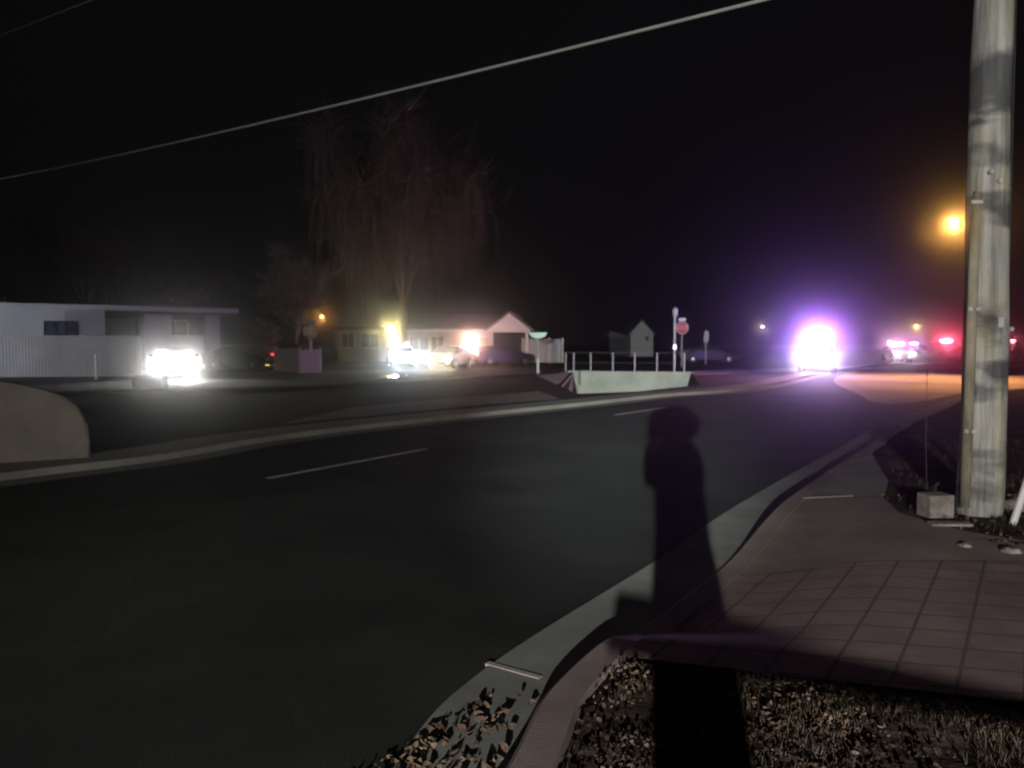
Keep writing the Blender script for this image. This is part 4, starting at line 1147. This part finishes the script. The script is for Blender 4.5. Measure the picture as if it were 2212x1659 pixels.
# ------------------------------------------------------------------ behind the camera: added shadow-casting rail, and the photographer (their shadows lie across the road)
hr = thing('shadow_rail', 'added unseen metal rail casting the shadow band, behind the photographer', 'railing', (0, 0, 0))
bm = bmesh.new(); tube(bm, [(-0.34, -1.05, 1.098), (0.25, -1.05, 1.045), (0.8, -1.05, 0.99), (2.5, -1.05, 0.82)], [0.040, 0.034, 0.026, 0.022], 10); link('rail', bm, M_STEEL, hr)  # unseen rail added and tapered to cast the band of shadow
for x_ in (0.03, 2.45):
    bm = bmesh.new(); tube(bm, [(x_, -1.05, 0.1), (x_, -1.05, 1.05 if x_ < 1 else 0.83)], 0.03, 8); link('post', bm, M_STEEL, hr)

ph = thing('person', 'person in a dark jacket raising a phone with both hands, behind the camera', 'person', (0.075, -0.36, 0.12))
def skinned(name, verts, edges, m, parent, root=0, lv=2):
    me = bpy.data.meshes.new(name); me.from_pydata([v[:3] for v in verts], edges, [])
    o = bpy.data.objects.new(name, me); C.objects.link(o); o.parent = parent
    o.modifiers.new('skin', 'SKIN'); me.materials.append(m)
    for i, v in enumerate(verts):
        me.skin_vertices[0].data[i].radius = (v[3], v[4] if len(v) > 4 else v[3]); me.skin_vertices[0].data[i].use_root = (i == root)
    s = o.modifiers.new('sub', 'SUBSURF'); s.levels = lv; s.render_levels = lv
    return o
M_BODY = bpy.data.materials.new('clothed_body'); M_BODY.use_nodes = True
_n = M_BODY.node_tree; _b = _n.nodes['Principled BSDF']; _t = _n.nodes.new('ShaderNodeTexCoord'); _s = _n.nodes.new('ShaderNodeSeparateXYZ'); _r = _n.nodes.new('ShaderNodeValToRGB')
_m = _n.nodes.new('ShaderNodeMath'); _m.operation = 'DIVIDE'; _m.inputs[1].default_value = 2.0
_n.links.new(_t.outputs['Object'], _s.inputs[0]); _n.links.new(_s.outputs['Z'], _m.inputs[0]); _n.links.new(_m.outputs[0], _r.inputs[0]); _n.links.new(_r.outputs[0], _b.inputs['Base Color'])
_r.color_ramp.interpolation = 'CONSTANT'
_r.color_ramp.elements[0].color = (0.03, 0.03, 0.03, 1)
for pos, c_ in ((0.05, (0.04, 0.06, 0.12, 1)), (0.46, (0.05, 0.05, 0.055, 1)), (0.75, (0.5, 0.32, 0.24, 1))):
    e = _r.color_ramp.elements.new(pos); e.color = c_
_r.color_ramp.elements[-1].color = (0.5, 0.32, 0.24, 1)
vv = [(0, 0, 0.98, .135, .11), (0, 0, 1.15, .125, .10), (0, 0, 1.34, .13, .105), (0, 0, 1.45, .10, .09), (0, 0.01, 1.53, .062), (0, 0.03, 1.62, .085, .095), (0, 0.02, 1.71, .080, .09), (0, 0.02, 1.765, .045)]
ee = [(i, i + 1) for i in range(7)]
hands = []
for s in (-1, 1):
    b0 = len(vv)
    vv += [(s * .085, 0, .90, .085), (s * .07, .01, .50, .058), (s * .07, -.01, .12, .042), (s * .075, .0, .05, .045), (s * .085, .16, .03, .035)]
    ee += [(0, b0), (b0, b0 + 1), (b0 + 1, b0 + 2), (b0 + 2, b0 + 3), (b0 + 3, b0 + 4)]
    b1 = len(vv)
    vv += [(s * .135, 0, 1.42, .05), (s * .15, .12, 1.24, .045), (s * .15, .24, 1.42, .036), (s * .115, .285, 1.475, .030, .016), (s * .097, .315, 1.49, .034, .014)]
    ee += [(3, b1), (b1, b1 + 1), (b1 + 1, b1 + 2), (b1 + 2, b1 + 3), (b1 + 3, b1 + 4)]
skinned('body', vv, ee, M_BODY, ph)
bm = bmesh.new()
sec = [(0.30, .118, .12), (0.7, .125, .13), (1.0, .138, .13), (1.25, .150, .13), (1.42, .155, .12), (1.50, .13, .11)]  # coat added and sized to fill out the figure's shadow
rg = [[bm.verts.new((wx * math.cos(2 * PI * k / 24), wy * math.sin(2 * PI * k / 24), zz)) for k in range(24)] for zz, wx, wy in sec]
for u, v in zip(rg[:-1], rg[1:]):
    for k in range(24): bm.faces.new((u[k], u[(k + 1) % 24], v[(k + 1) % 24], v[k]))
link('coat', bm, mat('dark_cloth', (0.03, 0.03, 0.035), 0.95, (0.05, 0.05, 0.055), 8), ph, True)
bm = bmesh.new(); bmesh.ops.create_uvsphere(bm, u_segments=20, v_segments=14, radius=0.15)
for v in bm.verts:
    if v.co.y > 0.03: v.co.y = 0.03
bmesh.ops.scale(bm, vec=(1.38, 0.95, 1.0), verts=bm.verts); bmesh.ops.translate(bm, vec=(0, -0.02, 1.655), verts=bm.verts); link('hood', bm, MATS['dark_cloth'], ph, True)  # hood added to widen the head of the cast shadow
M_SKIN = mat('skin', (0.5, 0.32, 0.24), 0.6, (0.55, 0.36, 0.27), 6)
for s in (-1, 1):
    for k in range(4):
        z0 = 1.520 - 0.021 * k; ln = (0.9, 1.0, 0.95, 0.75)[k]
        skinned('finger', [(s * .100, .310, z0 - .01, .0085), (s * (.092), .310 + .020 * ln, z0, .0085), (s * .072, .310 + .028 * ln, z0 + .002, .008), (s * .052, .310 + .026 * ln, z0 + .002, .007)], [(0, 1), (1, 2), (2, 3)], M_SKIN, ph, lv=1)
    skinned('thumb', [(s * .095, .285, 1.465, .011), (s * .075, .30, 1.44, .010), (s * .055, .318, 1.445, .009)], [(0, 1), (1, 2)], M_SKIN, ph, lv=1)
    bm = bmesh.new(); bmesh.ops.create_uvsphere(bm, u_segments=10, v_segments=8, radius=0.013); bmesh.ops.translate(bm, vec=(s * .032, .112, 1.66), verts=bm.verts); link('eye', bm, M_SIGNW, ph)
    bm = bmesh.new(); bmesh.ops.create_uvsphere(bm, u_segments=10, v_segments=8, radius=0.028); bmesh.ops.scale(bm, vec=(.35, .7, 1.1), verts=bm.verts); bmesh.ops.translate(bm, vec=(s * .088, .02, 1.65), verts=bm.verts); link('ear', bm, M_SKIN, ph)
skinned('nose', [(0, .115, 1.665, .008), (0, .135, 1.635, .012), (0, .118, 1.625, .010)], [(0, 1), (1, 2)], M_SKIN, ph, lv=1)
link('mouth', box((0, .120, 1.595), (.045, .01, .012), bev=.003), M_RED, ph)
bm = bmesh.new(); bmesh.ops.create_uvsphere(bm, u_segments=20, v_segments=14, radius=0.105)
for v in bm.verts:
    v.co = Vector((v.co.x * .93, v.co.y * 1.03, v.co.z))
    if v.co.y > 0.02 and v.co.z < 0.045: v.co.y = 0.02
bmesh.ops.translate(bm, vec=(0, 0.0, 1.70), verts=bm.verts); link('hair', bm, mat('dark_hair', (0.03, 0.02, 0.015), 0.7, (0.05, 0.035, 0.025), 20), ph, True)
o = link('phone', box((0, 0, 0), (0.15, 0.008, 0.075), bev=0.003), M_BLACKP); o.location = (0.0, -0.012, 1.615 + 0.03)
tag(o, 'dark phone held level in both hands, behind the camera', 'phone')

# ------------------------------------------------------------------ added volume standing in for lens glow round lamps
bm = box((20, 130, 22), (420, 300, 47))
hz_ = bpy.data.materials.new('glow_volume'); hz_.use_nodes = True
nt = hz_.node_tree; nt.nodes.clear()
out = nt.nodes.new('ShaderNodeOutputMaterial'); pv = nt.nodes.new('ShaderNodeVolumePrincipled')
pv.inputs['Color'].default_value = (0.9, 0.9, 0.95, 1); pv.inputs['Density'].default_value = 0.005; pv.inputs['Anisotropy'].default_value = 0.985
nt.links.new(pv.outputs[0], out.inputs['Volume'])
h = link('glow_volume', bm, hz_); tag(h, 'thin added volume standing in for lens glow round the lamps', None, None, 'stuff')
h.visible_shadow = True
